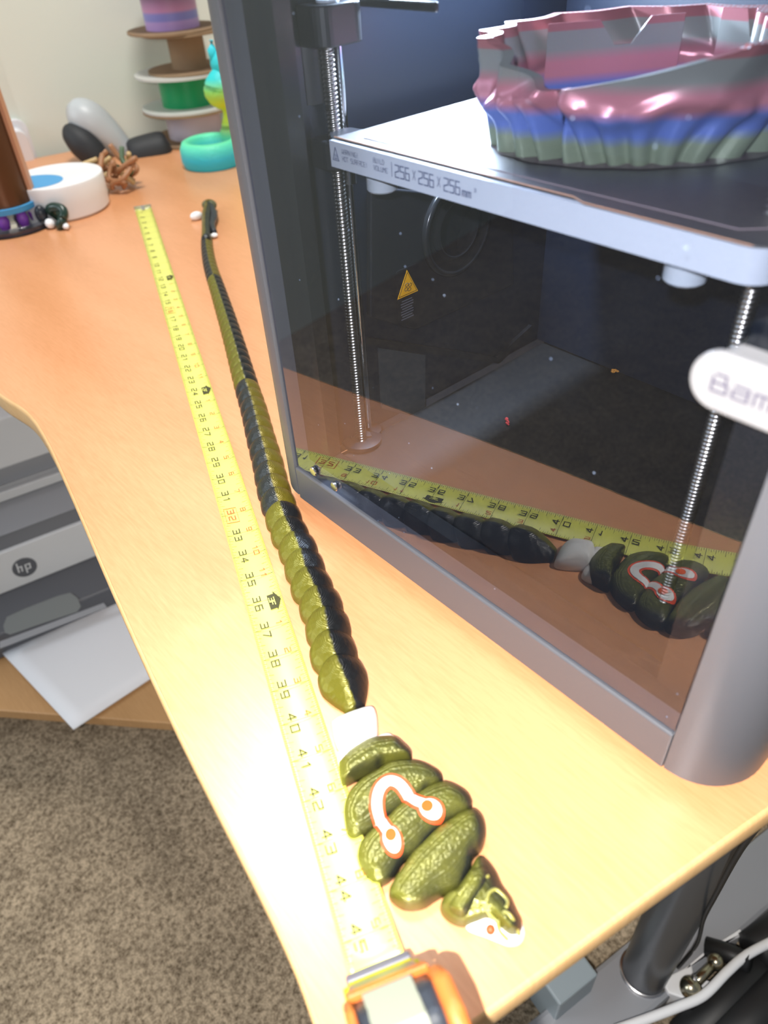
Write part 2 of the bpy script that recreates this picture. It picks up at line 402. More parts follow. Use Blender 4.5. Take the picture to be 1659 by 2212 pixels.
for dx, dy in ((-1.25, .55), (.02, .62)):
    MB().lathe([(.034, FZ), (.034, -TH-.001)], 28, T(dk(dx, dy))).build('leg', M['leg'], desk, smooth=True, auto=40)

# ------------------------------------------------------------------ the 3D printer
X0, X1, Y0, Y1, Z0, Z1 = -.275, .114, -.002, .387, .0098, .457
GL, GR, GB, GT = -.2426, .0781, .041, .437
pr = thing('enclosed_printer', 'dark grey enclosed 3D printer with a glass door, standing on the desk', 'printer', (-.08, .19, 0))
# shell walls
MB().box(X0+.03, GR+.005, .02, Y1-.03, Z0+.004, Z0+.018).build('chamber_floor', M['black'], pr)
def column(x0, x1, y0, y1, r, corner, z0, z1, sp):
    # an upright with one rounded outer corner
    o = []
    if corner == 'right':
        o = [(x0, y0)] + [(x1-r+r*math.sin(a), y0+r-r*math.cos(a)) for a in [PI/2*k/12 for k in range(13)]] + [(x1, y1), (x1-sp, y1), (x1-sp, y0+.03), (x0, y0+.03)]
    else:
        o = [(x1, y0), (x1, y0+.03), (x0+sp, y0+.03), (x0+sp, y1), (x0, y1)] + [(x0+r-r*math.cos(a), y0+r-r*math.sin(a)) for a in [PI/2*k/12 for k in range(13)]]
    return MB().prism(o, z0, z1)
column(GR+.0012, X1, Y0, Y0+.07, .034, 'right', Z0+.003, Z1, .012).build('right_front_post', M['frame'], pr, smooth=True, auto=35)
column(X0, GL-.0010, Y0, Y0+.07, .030, 'left', Z0+.003, Z1, .012).build('left_front_post', M['frame'], pr, smooth=True, auto=35)
# rounded skirt line under the posts
column(GR+.0012, X1-.0012, Y0+.0012, Y0+.07, .033, 'right', Z0, Z0+.0028, .012).build('base_rim', M['frame'], pr, smooth=True, auto=35)
MB().box(GL-.0006, GR+.0006, Y0, .024, Z0, GB-.0012).build('bottom_bar', M['frame'], pr, bevel=.0012)
MB().box(GL-.0006, GR+.0006, Y0, .024, GT+.001, Z1).build('top_bar', M['frame'], pr, bevel=.0012)
MB().box(X0+.012, X0+.016, Y0+.068, Y1, Z0, Z1-.01).build('left_panel', M['frame'], pr)
MB().box(X1-.016, X1-.012, Y0+.068, Y1, Z0, Z1-.01).build('right_panel', M['frame'], pr)
MB().box(X0+.012, X1-.012, Y1-.006, Y1, Z0, Z1).build('back_panel', M['frame'], pr)
MB().box(X0+.012, X1-.012, .03, Y1, Z1-.008, Z1-.003).build('top_panel', M['frame'], pr)
for fx in (X0+.05, X1-.05):
    for fy in (.05, Y1-.05): MB().lathe([(.012, 0), (.013, Z0-.0001)], 20, T((fx, fy, 0))).build('rubber_foot', M['black'], pr, smooth=True, auto=40)
# the black inner frame that the closed door lies against
yi0, yi1 = .0125, .0235
il, ir, ib = -.2165, .0575, .0535
mb = MB(); mb.box(GL-.0015, il, yi0, yi1, GB-.004, GT); mb.build('door_stop_left', M['gblack'], pr)
mb = MB(); mb.box(ir, GR+.0018, yi0, yi1, GB-.004, GT); mb.build('door_stop_right', M['gblack'], pr)
MB().box(il, ir, yi0, yi1, GB-.004, ib).build('door_stop_bottom', M['gblack'], pr)
MB().box(il, ir, yi0, yi1, GT-.02, GT).build('door_stop_top', M['gblack'], pr)
# chamber lining: left wall with a fan pod, back wall, right wall
LWX = -.252
MB().box(LWX-.006, LWX, .026, .30, Z0+.02, Z1-.012).build('chamber_left_wall', M['inner'], pr)
MB().box(LWX, X1-.02, .296, .302, Z0+.02, Z1-.012).build('chamber_back_wall', M['inner'], pr)
MB().box(X1-.026, X1-.02, .026, .296, Z0+.02, Z1-.012).build('chamber_right_wall', M['inner'], pr)
# fan pod: a raised plate whose lower rear corner is cut off, with a round grille
def xw(u, v, x=LWX): q = onx(u, v, x); return (q.y, q.z)
pod = [xw(790, 400), xw(1095, 430), xw(1098, 612), xw(1000, 655), xw(885, 708), xw(790, 680)]
Myz = Matrix(((0, 0, 1, 0), (1, 0, 0, 0), (0, 1, 0, 0), (0, 0, 0, 1)))       # (y,z,x) -> world
pd = MB().prism(pod, LWX+.0005, LWX+.006, Myz).build('fan_cover', M['dark'], pr, bevel=.001)
fy, fz = xw(985, 492, LWX+.006)
Mf = T((LWX+.006, fy, fz), frame(Vector((0, 1, 0)), Vector((0, 0, 1)), Vector((1, 0, 0))))
MB().lathe([(.0365, 0), (.0365, .003), (.0345, .0045), (.032, .004), (.0305, .0015), (.027, .001), (.0235, .0015), (.022, .004), (.0205, .004), (.0195, .0005), (.001, .0002)], 48, Mf, cap=False).build('fan_ring', M['gblack'], pd, smooth=True)
# the lower step along the left wall and a vertical rib at the back corner
s0 = xw(760, 720); s1 = xw(1075, 765); s2 = xw(1150, 690)
MB().prism([xw(760, 722), xw(1068, 768), xw(1142, 700), xw(1142, 712), xw(1070, 782), xw(760, 736)], LWX+.0003, LWX+.004, Myz).build('wall_rib', M['dark'], pr)
MB().prism([xw(815, 750), xw(915, 765), xw(915, 905), xw(822, 880)], LWX+.0003, LWX+.0022, Myz).build('grille_panel', mat('grille_grey', (.035, .042, .05), .5), pr)
# warning sticker: a yellow triangle with a black rim, fan sign and small print
def tri(c, s, x): return [(c[0]-s*.5, c[1]-s*.36), (c[0]+s*.5, c[1]-s*.36), (c[0], c[1]+s*.56)]
tcx, tcz = xw(881, 617, LWX+.007)
st = MB().prism(rrect(.0215, .045, .002, 4, tcx, tcz-.0085), LWX+.0062, LWX+.0064, Myz).build('warning_sticker', M['dark'], pr)
MB().prism(tri((tcx, tcz), .0215, 0), LWX+.0065, LWX+.0067, Myz).build('triangle_border', M['yellow_sign'], st)
MB().prism(tri((tcx, tcz), .0188, 0), LWX+.0068, LWX+.0069, Myz).build('triangle_line', M['sign_black'], st)
MB().prism(tri((tcx, tcz), .0172, 0), LWX+.0070, LWX+.0071, Myz).build('triangle_field', M['yellow_sign'], st)
mb = MB()
for kk in range(4):
    a = kk*PI/2+.5; cx_, cz_ = tcx+.0024*math.cos(a), tcz-.001+.0024*math.sin(a)
    ring = [Vector((LWX+.0073, cx_+.0017*math.cos(t)*1.0, cz_+.0013*math.sin(t))) for t in [2*PI*j/12 for j in range(13)]]
    mb.tube(ring, .00022, 5)
mb.build('fan_symbol', M['sign_black'], st)
for kk in range(8):
    zz = tcz-.0115-kk*.0021; w_ = .013 if kk % 3 else .0105
    MB().box(LWX+.0065, LWX+.0066, tcx-w_/2-.001, tcx+w_/2-.001, zz, zz+.0009).build('print_line', M['sign_grey'], st)
# motion parts
def screw(px, name, x, y, z0, z1, r=.0058):
    # helical thread swept as one mesh
    V = []; Fc = []; n = 20; pitch = .0024; per = 6; rows = int((z1-z0)/pitch*per)
    for j in range(rows+1):
        z = z0+(z1-z0)*j/rows
        for q in range(n):
            a = 2*PI*q/n; ph = (z/pitch - a/(2*PI)) % 1.0
            rr_ = r*(1-.17*(0.5-0.5*math.cos(2*PI*ph))**1.0)
            V.append(Vector((x+rr_*math.cos(a), y+rr_*math.sin(a), z)))
    for j in range(rows):
        for q in range(n): Fc.append((j*n+q, j*n+(q+1) % n, (j+1)*n+(q+1) % n, (j+1)*n+q))
    return link(name, mk(name, V, Fc), M['screw'], pr, smooth=True)
sp_ = ony(735, 430, .066); SX = sp_.x; SY = .066
screw(0, 'lead_screw', SX, SY, .031, .306, .0043)
rp_ = ony(757, 430, .078)
MB().lathe([(.0026, .029), (.0026, .306)], 20, T((rp_.x, .078, 0))).build('guide_rod', M['steel'], pr, smooth=True, auto=40)
MB().lathe([(.0052, .2265), (.0052, .2495)], 20, T((rp_.x, .078, 0))).build('rod_bushing', M['steel'], pr, smooth=True, auto=40)
rs_ = ony(1620, 640, .085)
screw(0, 'lead_screw', rs_.x, .085, .031, .306, .004)
MB().lathe([(.0165, .029), (.0165, .032), (.011, .0335), (.0085, .0335), (.0085, .031)], 28, T((SX, SY, 0))).build('screw_bearing', M['dark'], pr, smooth=True, auto=40)
MB().lathe([(.0105, .029), (.0105, .0325), (.006, .0335)], 28, T((rp_.x, .078, 0))).build('rod_foot', M['dark'], pr, smooth=True, auto=40)
# motor mount at the top of the screw
mt = MB().prism(rrect(.036, .034, .009, 6, SX-.004, SY+.003), .306, .326).build('upper_bearing_block', M['dark'], pr, bevel=.001)
MB().lathe([(.0155, .276), (.0155, .306)], 28, T((SX-.018, SY-.003, 0))).build('bearing_barrel', M['dark'], pr, smooth=True, auto=40)
MB().lathe([(.0065, .3262), (.0065, .3275)], 24, T((SX+.003, SY+.001, 0))).build('bearing_cap', M['knob'], mt, smooth=True, auto=40)
MB().box(LWX+.001, SX+.07, .085, .088, .322, .327).build('upper_rail', M['dark'], pr, bevel=.002)
# the lamp of the chamber: a short bar high on the left wall
lamp = MB().box(LWX+.001, LWX+.007, .09, .24, .339, .351).build('chamber_lamp', M['white'], pr, bevel=.001)
light('chamber_lamp_light', 'AREA', (LWX+.012, .165, .345), 5.0, (.72, .86, 1.0), target=(-.12, .165, .27), shape='RECTANGLE', size=.15, size_y=.012)
# toolhead, high at the back
th = MB().prism(rrect(.075, .05, .006, 5, -.10, .235), .345, .40).build('toolhead', M['dark'], pr, bevel=.002)
MB().lathe([(.0012, .336), (.004, .341), (.004, .345)], 16, T((-.10, .235, 0))).build('nozzle', M['brass'], th, smooth=True)

# heat bed with its printed front lip
BZ = .263; BL, BR, BY = -.226, .040, .047
bed = thing('heat_bed', 'grey textured build plate with a white printed front lip inside the printer', 'build plate', (-.09, .17, .25))
m = mat('textured_steel_plate', (.20, .195, .19), .46, metal=.8); N, L, b = nodes(m)
tc = N.new('ShaderNodeTexCoord'); vo = N.new('ShaderNodeTexNoise'); vo.inputs['Scale'].default_value = 1500; vo.inputs['Detail'].default_value = 2
L.new(tc.outputs['Object'], vo.inputs['Vector']); bp = N.new('ShaderNodeBump'); bp.inputs['Strength'].default_value = .55; bp.inputs['Distance'].default_value = .0005
L.new(vo.outputs['Fac'], bp.inputs['Height']); L.new(bp.outputs['Normal'], b.inputs['Normal']); M['plate'] = m
plate = [(BL, BY+.001), (-.106, BY+.001), (-.098, BY+.007), (-.082, BY+.007), (-.076, BY+.001)]
plate = [(BL+.001, BY+.004), (-.054, BY+.004), (-.046, BY+.0005), (BR-.008, BY+.0005), (BR-.002, BY+.004), (BR, BY+.01), (BR, BY+.245), (BL+.001, BY+.245)]
MB().prism(plate, BZ-.0008, BZ).build('build_sheet', M['plate'], bed)
MB().box(BL+.006, BR-.004, BY+.006, BY+.25, BZ-.006, BZ-.001).build('heater_plate', M['dark'], bed)
# engraved border line on the sheet
MB().tube([(BL+.018, BY+.012, BZ+.0001), (BR-.02, BY+.012, BZ+.0001), (BR-.012, BY+.02, BZ+.0001)], .0004, 6).build('border_line', mat('engraved_line', (.22, .17, .18), .5), bed)
MB().tube([(BL, BY+.004, BZ), (-.054, BY+.004, BZ), (-.046, BY+.0003, BZ), (BR-.008, BY+.0003, BZ)], .0003, 6).build('sheet_edge', M['copper_edge'], bed)
r = .012
lip = [(BL, BY), (BR-r, BY)] + [(BR-r+r*math.sin(a), BY+r-r*math.cos(a)) for a in [PI/2*k/8 for k in range(1, 9)]] + [(BR, BY+.03), (BR-.003, BY+.03), (BR-.003, BY+r)] + [(BR-r+(r-.003)*math.sin(a), BY+r-(r-.003)*math.cos(a)) for a in [PI/2*k/8 for k in range(8, -1, -1)]] + [(BL, BY+.003)]
MB().prism(lip, BZ-.0155, BZ-.001).build('front_lip', M['lip_white'], bed, smooth=True, auto=35)
# bracket block on the lead screw
MB().prism(rrect(.034, .030, .010, 6, SX-.002, SY+.001), BZ-.0215, BZ-.005).build('screw_bracket', M['dark'], bed, bevel=.0012)
MB().prism([(BL-.020, BY+.016), (BL-.006, BY+.006), (BL+.002, BY+.004), (BL+.002, BY+.03), (BL-.014, BY+.028)], BZ-.003, BZ-.0015).build('bracket_plate', M['dark'], bed)
kn = []
for u, v in ((825, 392), (1482, 582)):
    q = ony(u, v, BY+.022)
    me_ = MB().lathe([(.0085, q.z-.005), (.0095, q.z-.004), (.0095, q.z+.003), (.008, q.z+.005), (.004, q.z+.0055), (.004, BZ-.006)], 14, T((q.x, BY+.022, 0))).build('leveling_nut', M['knob'], bed, auto=30)

# ------------------------------------------------------------------ lettering
def text_mesh(txt, size, origin, ex, ey, mb, align='LEFT', bold=0, ar=1.0):
    cu = bpy.data.curves.new('t', 'FONT'); cu.body = txt; cu.size = size; cu.align_x = align; cu.resolution_u = 3; cu.offset = bold
    o = bpy.data.objects.new('t', cu); C.objects.link(o)
    dg = bpy.context.evaluated_depsgraph_get(); me = bpy.data.meshes.new_from_object(o.evaluated_get(dg))
    o_ = Vector(origin)
    mb.add([o_ + ex*v.co.x*ar + ey*v.co.y for v in me.vertices], [tuple(p.vertices) for p in me.polygons])
    bpy.data.objects.remove(o); bpy.data.curves.remove(cu); bpy.data.meshes.remove(me)
GL_ = {
 '0': ['0,0 1,0 1,1 0,1 0,0'], '1': ['.25,.8 .6,1 .6,0'], '2': ['0,1 1,1 1,.55 0,.4 0,0 1,0'], '3': ['0,1 1,1 1,0 0,0', '.25,.52 1,.52'],
 '4': ['.72,0 .72,1 0,.32 1,.32'], '5': ['1,1 0,1 0,.56 1,.56 1,0 0,0'], '6': ['.9,1 0,1 0,0 1,0 1,.55 0,.55'], '7': ['0,1 1,1 .4,0'],
 '8': ['0,0 1,0 1,1 0,1 0,0', '0,.52 1,.52'], '9': ['.1,0 1,0 1,1 0,1 0,.45 1,.45'], 'x': ['.1,0 .9,.75', '.1,.75 .9,0'],
 'F': ['0,0 0,1 1,1', '0,.5 .8,.5'], 'W': ['0,1 0,.0 .5,.35 1,0 1,1'], 'A': ['0,0 0,.7 .3,1 1,1 1,0', '0,.45 1,.45'], 'R': ['0,0 0,1 1,1 1,.5 0,.5', '.5,.5 1,0'],
 'N': ['0,0 0,1 1,0 1,1'], 'I': ['.5,0 .5,1'], 'G': ['1,1 0,1 0,0 1,0 1,.5 .5,.5'], '!': ['.5,.35 .5,1', '.5,0 .5,.12'], 'H': ['0,0 0,1', '1,0 1,1', '0,.5 1,.5'],
 'O': ['0,0 1,0 1,1 0,1 0,0'], 'T': ['0,1 1,1', '.5,0 .5,1'], 'S': ['1,1 0,1 0,.56 1,.44 1,0 0,0'], 'U': ['0,1 0,0 1,0 1,1'], 'C': ['1,1 0,1 0,0 1,0'],
 'E': ['1,1 0,1 0,0 1,0', '0,.5 .8,.5'], 'B': ['0,0 1,0 1,.5 0,.5', '.2,1 .85,1 .85,.5', '0,.8 0,0'], 'L': ['0,1 0,0 1,0'], 'D': ['0,0 .7,0 1,.3 1,.7 .7,1 0,1 0,0'], 'V': ['0,1 .5,0 1,1'],
 'M': ['0,0 0,1 .5,.5 1,1 1,0'], 'm': ['0,0 0,.7 1,.7 1,0', '.5,0 .5,.7'], 'a': ['.1,.72 1,.72 1,0 0,0 0,.4 1,.4'], 'b': ['0,1 0,0 1,0 1,.7 0,.7'], 'u': ['0,.7 0,0 1,0 1,.7'],
 'h': ['0,0 .22,1.35', '.11,.72 .8,.72 .62,0'], 'p': ['.0,-.5 .2,.72 1,.72 .85,.02 .1,.02'], ' ': []}
def stroke_text(txt, hgt, wid, origin, ex, ey, mb, wt=None, track=.35, center=False):
    # flat square-nibbed lettering: each glyph is a set of thin ribbons
    nz = ex.cross(ey)*8e-6; wt = wt or hgt*.13; cnt = 0; step = wid*(1+track); o_ = Vector(origin)
    if center: o_ = o_ - ex*((step*len(txt)-wid*track)/2)
    for k_, ch in enumerate(txt):
        for pl in GL_.get(ch, []):
            P_ = [tuple(float(c) for c in q.split(',')) for q in pl.split()]
            for (xa, ya), (xb_, yb) in zip(P_[:-1], P_[1:]):
                a = o_ + ex*(xa*wid+k_*step) + ey*(ya*hgt); b = o_ + ex*(xb_*wid+k_*step) + ey*(yb*hgt)
                d = (b-a).normalized(); n_ = (ey*d.dot(ex) - ex*d.dot(ey))*(wt/2); e_ = d*(wt/2)
                cnt += 1; u_ = nz*(cnt % 7); mb.add([a-e_-n_+u_, b+e_-n_+u_, b+e_+n_+u_, a-e_+n_+u_], [(0, 1, 2, 3)])
EX, EY, EZ = Vector((1, 0, 0)), Vector((0, 1, 0)), Vector((0, 0, 1))
yt = BY-.0002
mb = MB()
def lx(X): return ony(620+X*.42194, (690+(X-207)*.34)*.42194, BY).x      # where a mark sits along the lip
stroke_text('WARNING!', .0024, .00135, (lx(277), yt, BZ-.0066), EX, EZ, mb, wt=.00028, track=.40); stroke_text('HOT SURFACE!', .0024, .00135, (lx(277), yt, BZ-.0105), EX, EZ, mb, wt=.00028, track=.40)
stroke_text('BUILD', .0024, .00135, (lx(440), yt, BZ-.0066), EX, EZ, mb, wt=.00028, track=.40); stroke_text('VOLUME', .0024, .00145, (lx(440), yt, BZ-.0105), EX, EZ, mb, wt=.00028, track=.40)
mb.box(lx(533), lx(533)+.0003, yt, yt+.0001, BZ-.0115, BZ-.0040)
for tx, X in (('256', 552), ('256', 674), ('256', 805)): stroke_text(tx, .0062, .0029, (lx(X), yt, BZ-.0112), EX, EZ, mb, wt=.00062, track=.42)
for X in (641, 769): stroke_text('x', .0062, .0026, (lx(X), yt, BZ-.0100), EX, EZ, mb, wt=.0004)
stroke_text('mm', .0036, .0025, (lx(899), yt, BZ-.0112), EX, EZ, mb, wt=.0006, track=.35); stroke_text('3', .0016, .0011, (lx(960), yt, BZ-.0078), EX, EZ, mb, wt=.0003)
t3 = [(BL+.0025, BZ-.0112), (BL+.0080, BZ-.0112), (BL+.00525, BZ-.0040)]
for a_, b_ in ((0, 1), (1, 2), (2, 0)):
    mb.tube([(t3[a_][0], yt, t3[a_][1]), (t3[b_][0], yt, t3[b_][1])], .00022, 5)
for j in range(3): mb.tube([(BL+.0042+j*.001, yt, BZ-.0100), (BL+.0045+j*.001, yt, BZ-.0088), (BL+.0041+j*.001, yt, BZ-.0078)], .00016, 4)
mb.tube([(BL+.0037, yt, BZ-.0104), (BL+.0068, yt, BZ-.0104)], .0002, 4)
mb.build('lip_lettering', M['ink'], bed)

# ------------------------------------------------------------------ door
door = MB().box(GL, GR, 0.0, .004, GB, GT)
door = door.build('glass_door', M['glass'], pr)
for u, v in ((676, 1019), (721, 1052)):
    q = ony(u, v, -.0022)
    Ms = T((q.x, 0, q.z), frame(EX, EZ, -EY))
    MB().lathe([(.0034, .0002), (.0037, .0008), (.0037, .0020), (.0031, .0026), (.001, .0027)], 28, Ms).build('hinge_screw', M['nickel'], door, smooth=True, auto=40)
# pill-shaped handle standing off the glass
q0 = ony(1487, 822, -.016); hz = .2475; hx0 = q0.x; hw = .010
HL = .085
mb = MB().prism(rrect(HL, .0215, .0105, 10, hx0+HL/2, .2425), .013, .0165, T((0, 0, 0), frame(EX, EZ, -EY)))
hd = mb.build('handle', M['handle_white'], door, bevel=.0008)
MB().prism(rrect(HL-.006, .0150, .0074, 8, hx0+HL/2, .2425), .0002, .013, T((0, 0, 0), frame(EX, EZ, -EY))).build('handle_base', M['handle_white'], hd, bevel=.0006)
mb = MB(); stroke_text('Bambu Lab', .0062, .0052, (hx0+.0085, -.01672, .2393), EX, EZ, mb, wt=.0008, track=.42); mb.build('handle_lettering', M['lilac_ink'], hd)

# loose scraps on the chamber floor
def scrap(name, u, v, z, mt_, label, n=6, s=.008):
    q = onz(u, v, z); mb = MB(); p = q.copy(); pts = [p.copy()]
    for j in range(n):
        p = p + Vector((random.uniform(-.2, 1)*s*.45, random.uniform(-.6, .6)*s*.4, 0)); p.z = z+random.uniform(0, .0016); pts.append(p.copy())
    mb.tube(smooth_path(pts, 3), .0007, 6)
    for p in pts[::2]: mb.ell(p+Vector((0, 0, .0006)), .0016, .0010, .0009, n=8, m=5)
    o = mb.build(name, mt_, smooth=True); tag(o, label, 'scrap'); return o
scrap('filament_scrap', 1325, 800, Z0+.0195, M['orangebit'], 'orange filament scrap curled on the printer chamber floor', 8, .010)
scrap('filament_scrap', 1095, 905, Z0+.0195, M['redbit'], 'thin red filament scrap on the printer chamber floor', 5, .009)

# ------------------------------------------------------------------ the draped ring print on the plate
R_, D_ = Vector((.66, .75, 0)).normalized(), Vector((-.75, .66, 0)).normalized()
m = mat('rainbow_silk', (.4, .4, .4), .27, metal=.22); N, L, b = nodes(m)
tc = N.new('ShaderNodeTexCoord'); sx = N.new('ShaderNodeSeparateXYZ'); L.new(tc.outputs['Object'], sx.inputs[0])
mr = N.new('ShaderNodeMapRange'); mr.inputs[1].default_value = 0; mr.inputs[2].default_value = .0515; L.new(sx.outputs[2], mr.inputs[0])
G1, BL_, PK, G2, DR = (.22, .27, .19), (.12, .19, .52), (.52, .20, .24), (.26, .27, .25), (.38, .14, .15)
r = ramp(N, [(0, G1), (.17, G1), (.27, BL_), (.40, BL_), (.50, PK), (.62, PK), (.73, G2), (.895, G2), (.905, DR), (1.0, DR)])
L.new(mr.outputs[0], r.inputs[0]); L.new(r.outputs[0], b.inputs['Base Color'])
wv = N.new('ShaderNodeTexWave'); wv.bands_direction = 'Z'; wv.inputs['Scale'].default_value = 700; L.new(tc.outputs['Object'], wv.inputs['Vector'])
bp = N.new('ShaderNodeBump'); bp.inputs['Strength'].default_value = .10; bp.inputs['Distance'].default_value = .0003
L.new(wv.outputs['Fac'], bp.inputs['Height']); L.new(bp.outputs['Normal'], b.inputs['Normal']); M['rainbow'] = m
m = mat('hatched_top', (.42, .12, .11), .4); N, L, b = nodes(m)
tc = N.new('ShaderNodeTexCoord'); mp = N.new('ShaderNodeMapping'); mp.inputs['Rotation'].default_value = (0, 0, .5); mp.inputs['Scale'].default_value = (300, 380, 0)
L.new(tc.outputs['Object'], mp.inputs['Vector']); vo = N.new('ShaderNodeTexVoronoi'); vo.inputs['Scale'].default_value = 1; vo.inputs['Randomness'].default_value = .15
L.new(mp.outputs['Vector'], vo.inputs['Vector']); r = ramp(N, [(.22, (.80, .80, .85)), (.30, (.38, .13, .12)), (.55, (.42, .14, .12)), (.62, (.15, .06, .06))])
L.new(vo.outputs['Distance'], r.inputs[0]); L.new(r.outputs[0], b.inputs['Base Color']); M['hatch'] = m
PO = Vector((-.083, .150, BZ+.0005))
ring = thing('draped_ring_print', 'rainbow silk print shaped like a draped ring, on the build plate', 'print', PO)
NT, NZ = 420, 26
SL = -2.40      # angle of the slit at the front, seen in the (R_, D_) frame
def ell_pt(a, rx, ry): return R_*(rx*math.cos(a)) + D_*(ry*math.sin(a))
def prof_at(a):
    # top height of the wall at this angle (measured from the plate)
    d = (a - SL) % (2*PI)         # 0 right of the slit, growing to the right round the back
    ht = .0510
    if d < 1.05: ht = .033 + (.0500-.033)*(d/1.05)**1.1
    if d > 2*PI-.62: ht = .032 + (.0490-.032)*((2*PI-d)/.62)**1.1
    return ht
def wall_pt(a, t, inner=0.0):
    d = (a - SL) % (2*PI); ht = prof_at(a); z = t*ht
    rx = .076 + .011*(z/.055) + .006*math.cos(2*a)
    ry = .052 + .020*(z/.055)
    # folds: steep narrow drapes low down, a swag bulge at mid height
    ph = a*30 + 3*math.sin(a*3+z*60)+z*25
    f1 = (.5+.5*math.sin(ph))**1.6
    ph2 = a*15 + 2*math.sin(a*2) - z*90
    f2 = abs(math.sin(ph2*.5))
    low = max(0., min(1., (.030-z)/.018)); up = max(0., min(1., (z-.020)/.015))
    side = min(1., max(0., (d-1.0)/.5)) if d < PI else 1.0
    k_ = -.0085*f1*low*(.75+.25*side) - .0065*f2*up*(.18+.82*side) + .0045*math.exp(-((z-.026-.004*math.sin(a*7))/.005)**2)
    sl = math.exp(-(min(d, 2*PI-d)/.05)**2)
    k_ -= .010*sl
    k_ *= 1.0
    sc_ = 1 + (k_ - inner)/.07
    p = ell_pt(a, rx*sc_, ry*sc_); p.z = z
    return p
def shell(inner, rev):
    V = []; Fc = []
    for i in range(NT+1):
        a = SL + .012 + (2*PI-.024)*i/NT
        for j in range(NZ+1): V.append(wall_pt(a, j/NZ, inner))
    for i in range(NT):
        for j in range(NZ):
            q = (i*(NZ+1)+j, (i+1)*(NZ+1)+j, (i+1)*(NZ+1)+j+1, i*(NZ+1)+j+1)
            Fc.append(q[::-1] if rev else q)
    return V, Fc
def thick(a):
    d = (a - SL) % (2*PI)
    return .0045 + .020*math.exp(-((d-2.45)/.62)**2)
V1, F1 = shell(0, False)
V = list(V1); Fc = list(F1); n0 = len(V)
for i in range(NT+1):
    a = SL + .012 + (2*PI-.024)*i/NT
    for j in range(NZ+1): V.append(wall_pt(a, j/NZ, thick(a)))
for i in range(NT):
    for j in range(NZ):
        q = (n0+i*(NZ+1)+j, n0+(i+1)*(NZ+1)+j, n0+(i+1)*(NZ+1)+j+1, n0+i*(NZ+1)+j+1); Fc.append(q[::-1])
for e in (0, NT):
    for j in range(NZ):
        q = (e*(NZ+1)+j, e*(NZ+1)+j+1, n0+e*(NZ+1)+j+1, n0+e*(NZ+1)+j); Fc.append(q if e else q[::-1])
o = link('draped_wall', mk('draped_wall', V, Fc), M['rainbow'], ring, smooth=True); o.location = (0, 0, 0)
V2 = []; F2 = []
for i in range(NT+1):
    V2.append(V[i*(NZ+1)+NZ] + Vector((0, 0, .0001))); V2.append(V[n0+i*(NZ+1)+NZ] + Vector((0, 0, .0001)))
for i in range(NT): F2.append((2*i, 2*i+2, 2*i+3, 2*i+1))
me = mk('hatched_top', V2, F2); me.materials.append(M['hatch']); me.materials.append(M['rainbow'])
for i, p_ in enumerate(me.polygons): p_.material_index = 0 if 1.0 < 2*PI*i/NT < 5.35 else 1
o = link('hatched_top', me, M['hatch'], ring, smooth=True); o.location = (0, 0, 0)
# thin brim
bv = []; bf = []
for i in range(121):
    a = 2*PI*i/120; w = 1.035+.012*math.sin(a*17)
    bv.append(ell_pt(a, .076*w+.003, .052*w+.002)); bv.append(ell_pt(a, .074, .044))
bv = [v+Vector((0, 0, .0002)) for v in bv]
for i in range(120): bf.append((2*i, 2*i+2, 2*i+3, 2*i+1))
o = link('brim', mk('brim', bv, bf), mat('brim_film', (.12, .09, .10), .35), ring); o.location = (0, 0, 0)
# cut inner support panes
for (a0, a1, h0, h1) in ((.2, .9, .018, .052), (1.2, 2.4, .012, .050)):
    p0 = ell_pt(a0, .066, .042); p1 = ell_pt(a1, .068, .046)
    V = []; Fc = []
    for i in range(9):
        t = i/8; p = p0.lerp(p1, t); zt = h1-(.012 if i in (3, 4) else 0)
        for z in (.0003, zt): V.append(Vector((p.x, p.y, z)))
        for z in (.0003, zt): V.append(Vector((p.x, p.y, z)) + D_*.0008)
    for i in range(8):
        b0 = i*4; b1 = b0+4
        Fc += [(b0, b1, b1+1, b0+1), (b0+2, b0+3, b1+3, b1+2), (b0+1, b1+1, b1+3, b0+3)]
    o = link('inner_pane', mk('inner_pane', V, Fc), M['rainbow'], ring); o.location = (0, 0, 0)

# ------------------------------------------------------------------ tape measure
tx0, ty0, th0 = .0083, -.1640, 2.7516
TD = Vector((math.cos(th0), math.sin(th0), 0)); TN = Vector((-TD.y, TD.x, 0))     # TD runs away from the case; -TN is toward the printer
tE = -TD; tUp = -TN                                                             # reading direction and the letters' up
def tp(s, off=0., z=0.):
    u = (44-s)*.0254; p = Vector((tx0, ty0, 0)) + TD*u + tUp*off; p.z = z
    return p
ROW = 0.0; WL, WR = -.0082, .0172
def zc(off):   # cupped cross-section
    t = (off-(WL+WR)/2)/((WR-WL)/2); return .0008 + .0016*t*t
tape = thing('tape_measure', 'yellow tape measure pulled out along the desk beside the snake', 'tape measure', tp(47.5, .0045))
offs = [WL+(WR-WL)*k/10 for k in range(11)]
V = []; Fc = []; S0, S1, NS = 0.0, 45.75, 92
def lift(s): return 0.0 if s < 42 else .010*((s-42)/3.75)**2
for i in range(NS+1):
    s = S0+(S1-S0)*i/NS
    for o_ in offs: V.append(tp(s, o_, zc(o_)+lift(s)))
for i in range(NS):
    for j in range(10): Fc.append((i*11+j, (i+1)*11+j, (i+1)*11+j+1, i*11+j+1))
bl = link('blade', mk('blade', V, Fc), M['tape'], tape, smooth=True)
sm = bl.modifiers.new('solid', 'SOLIDIFY'); sm.thickness = .00018; sm.offset = -1
def put(s, off): return zc(off)+lift(s)+.00015
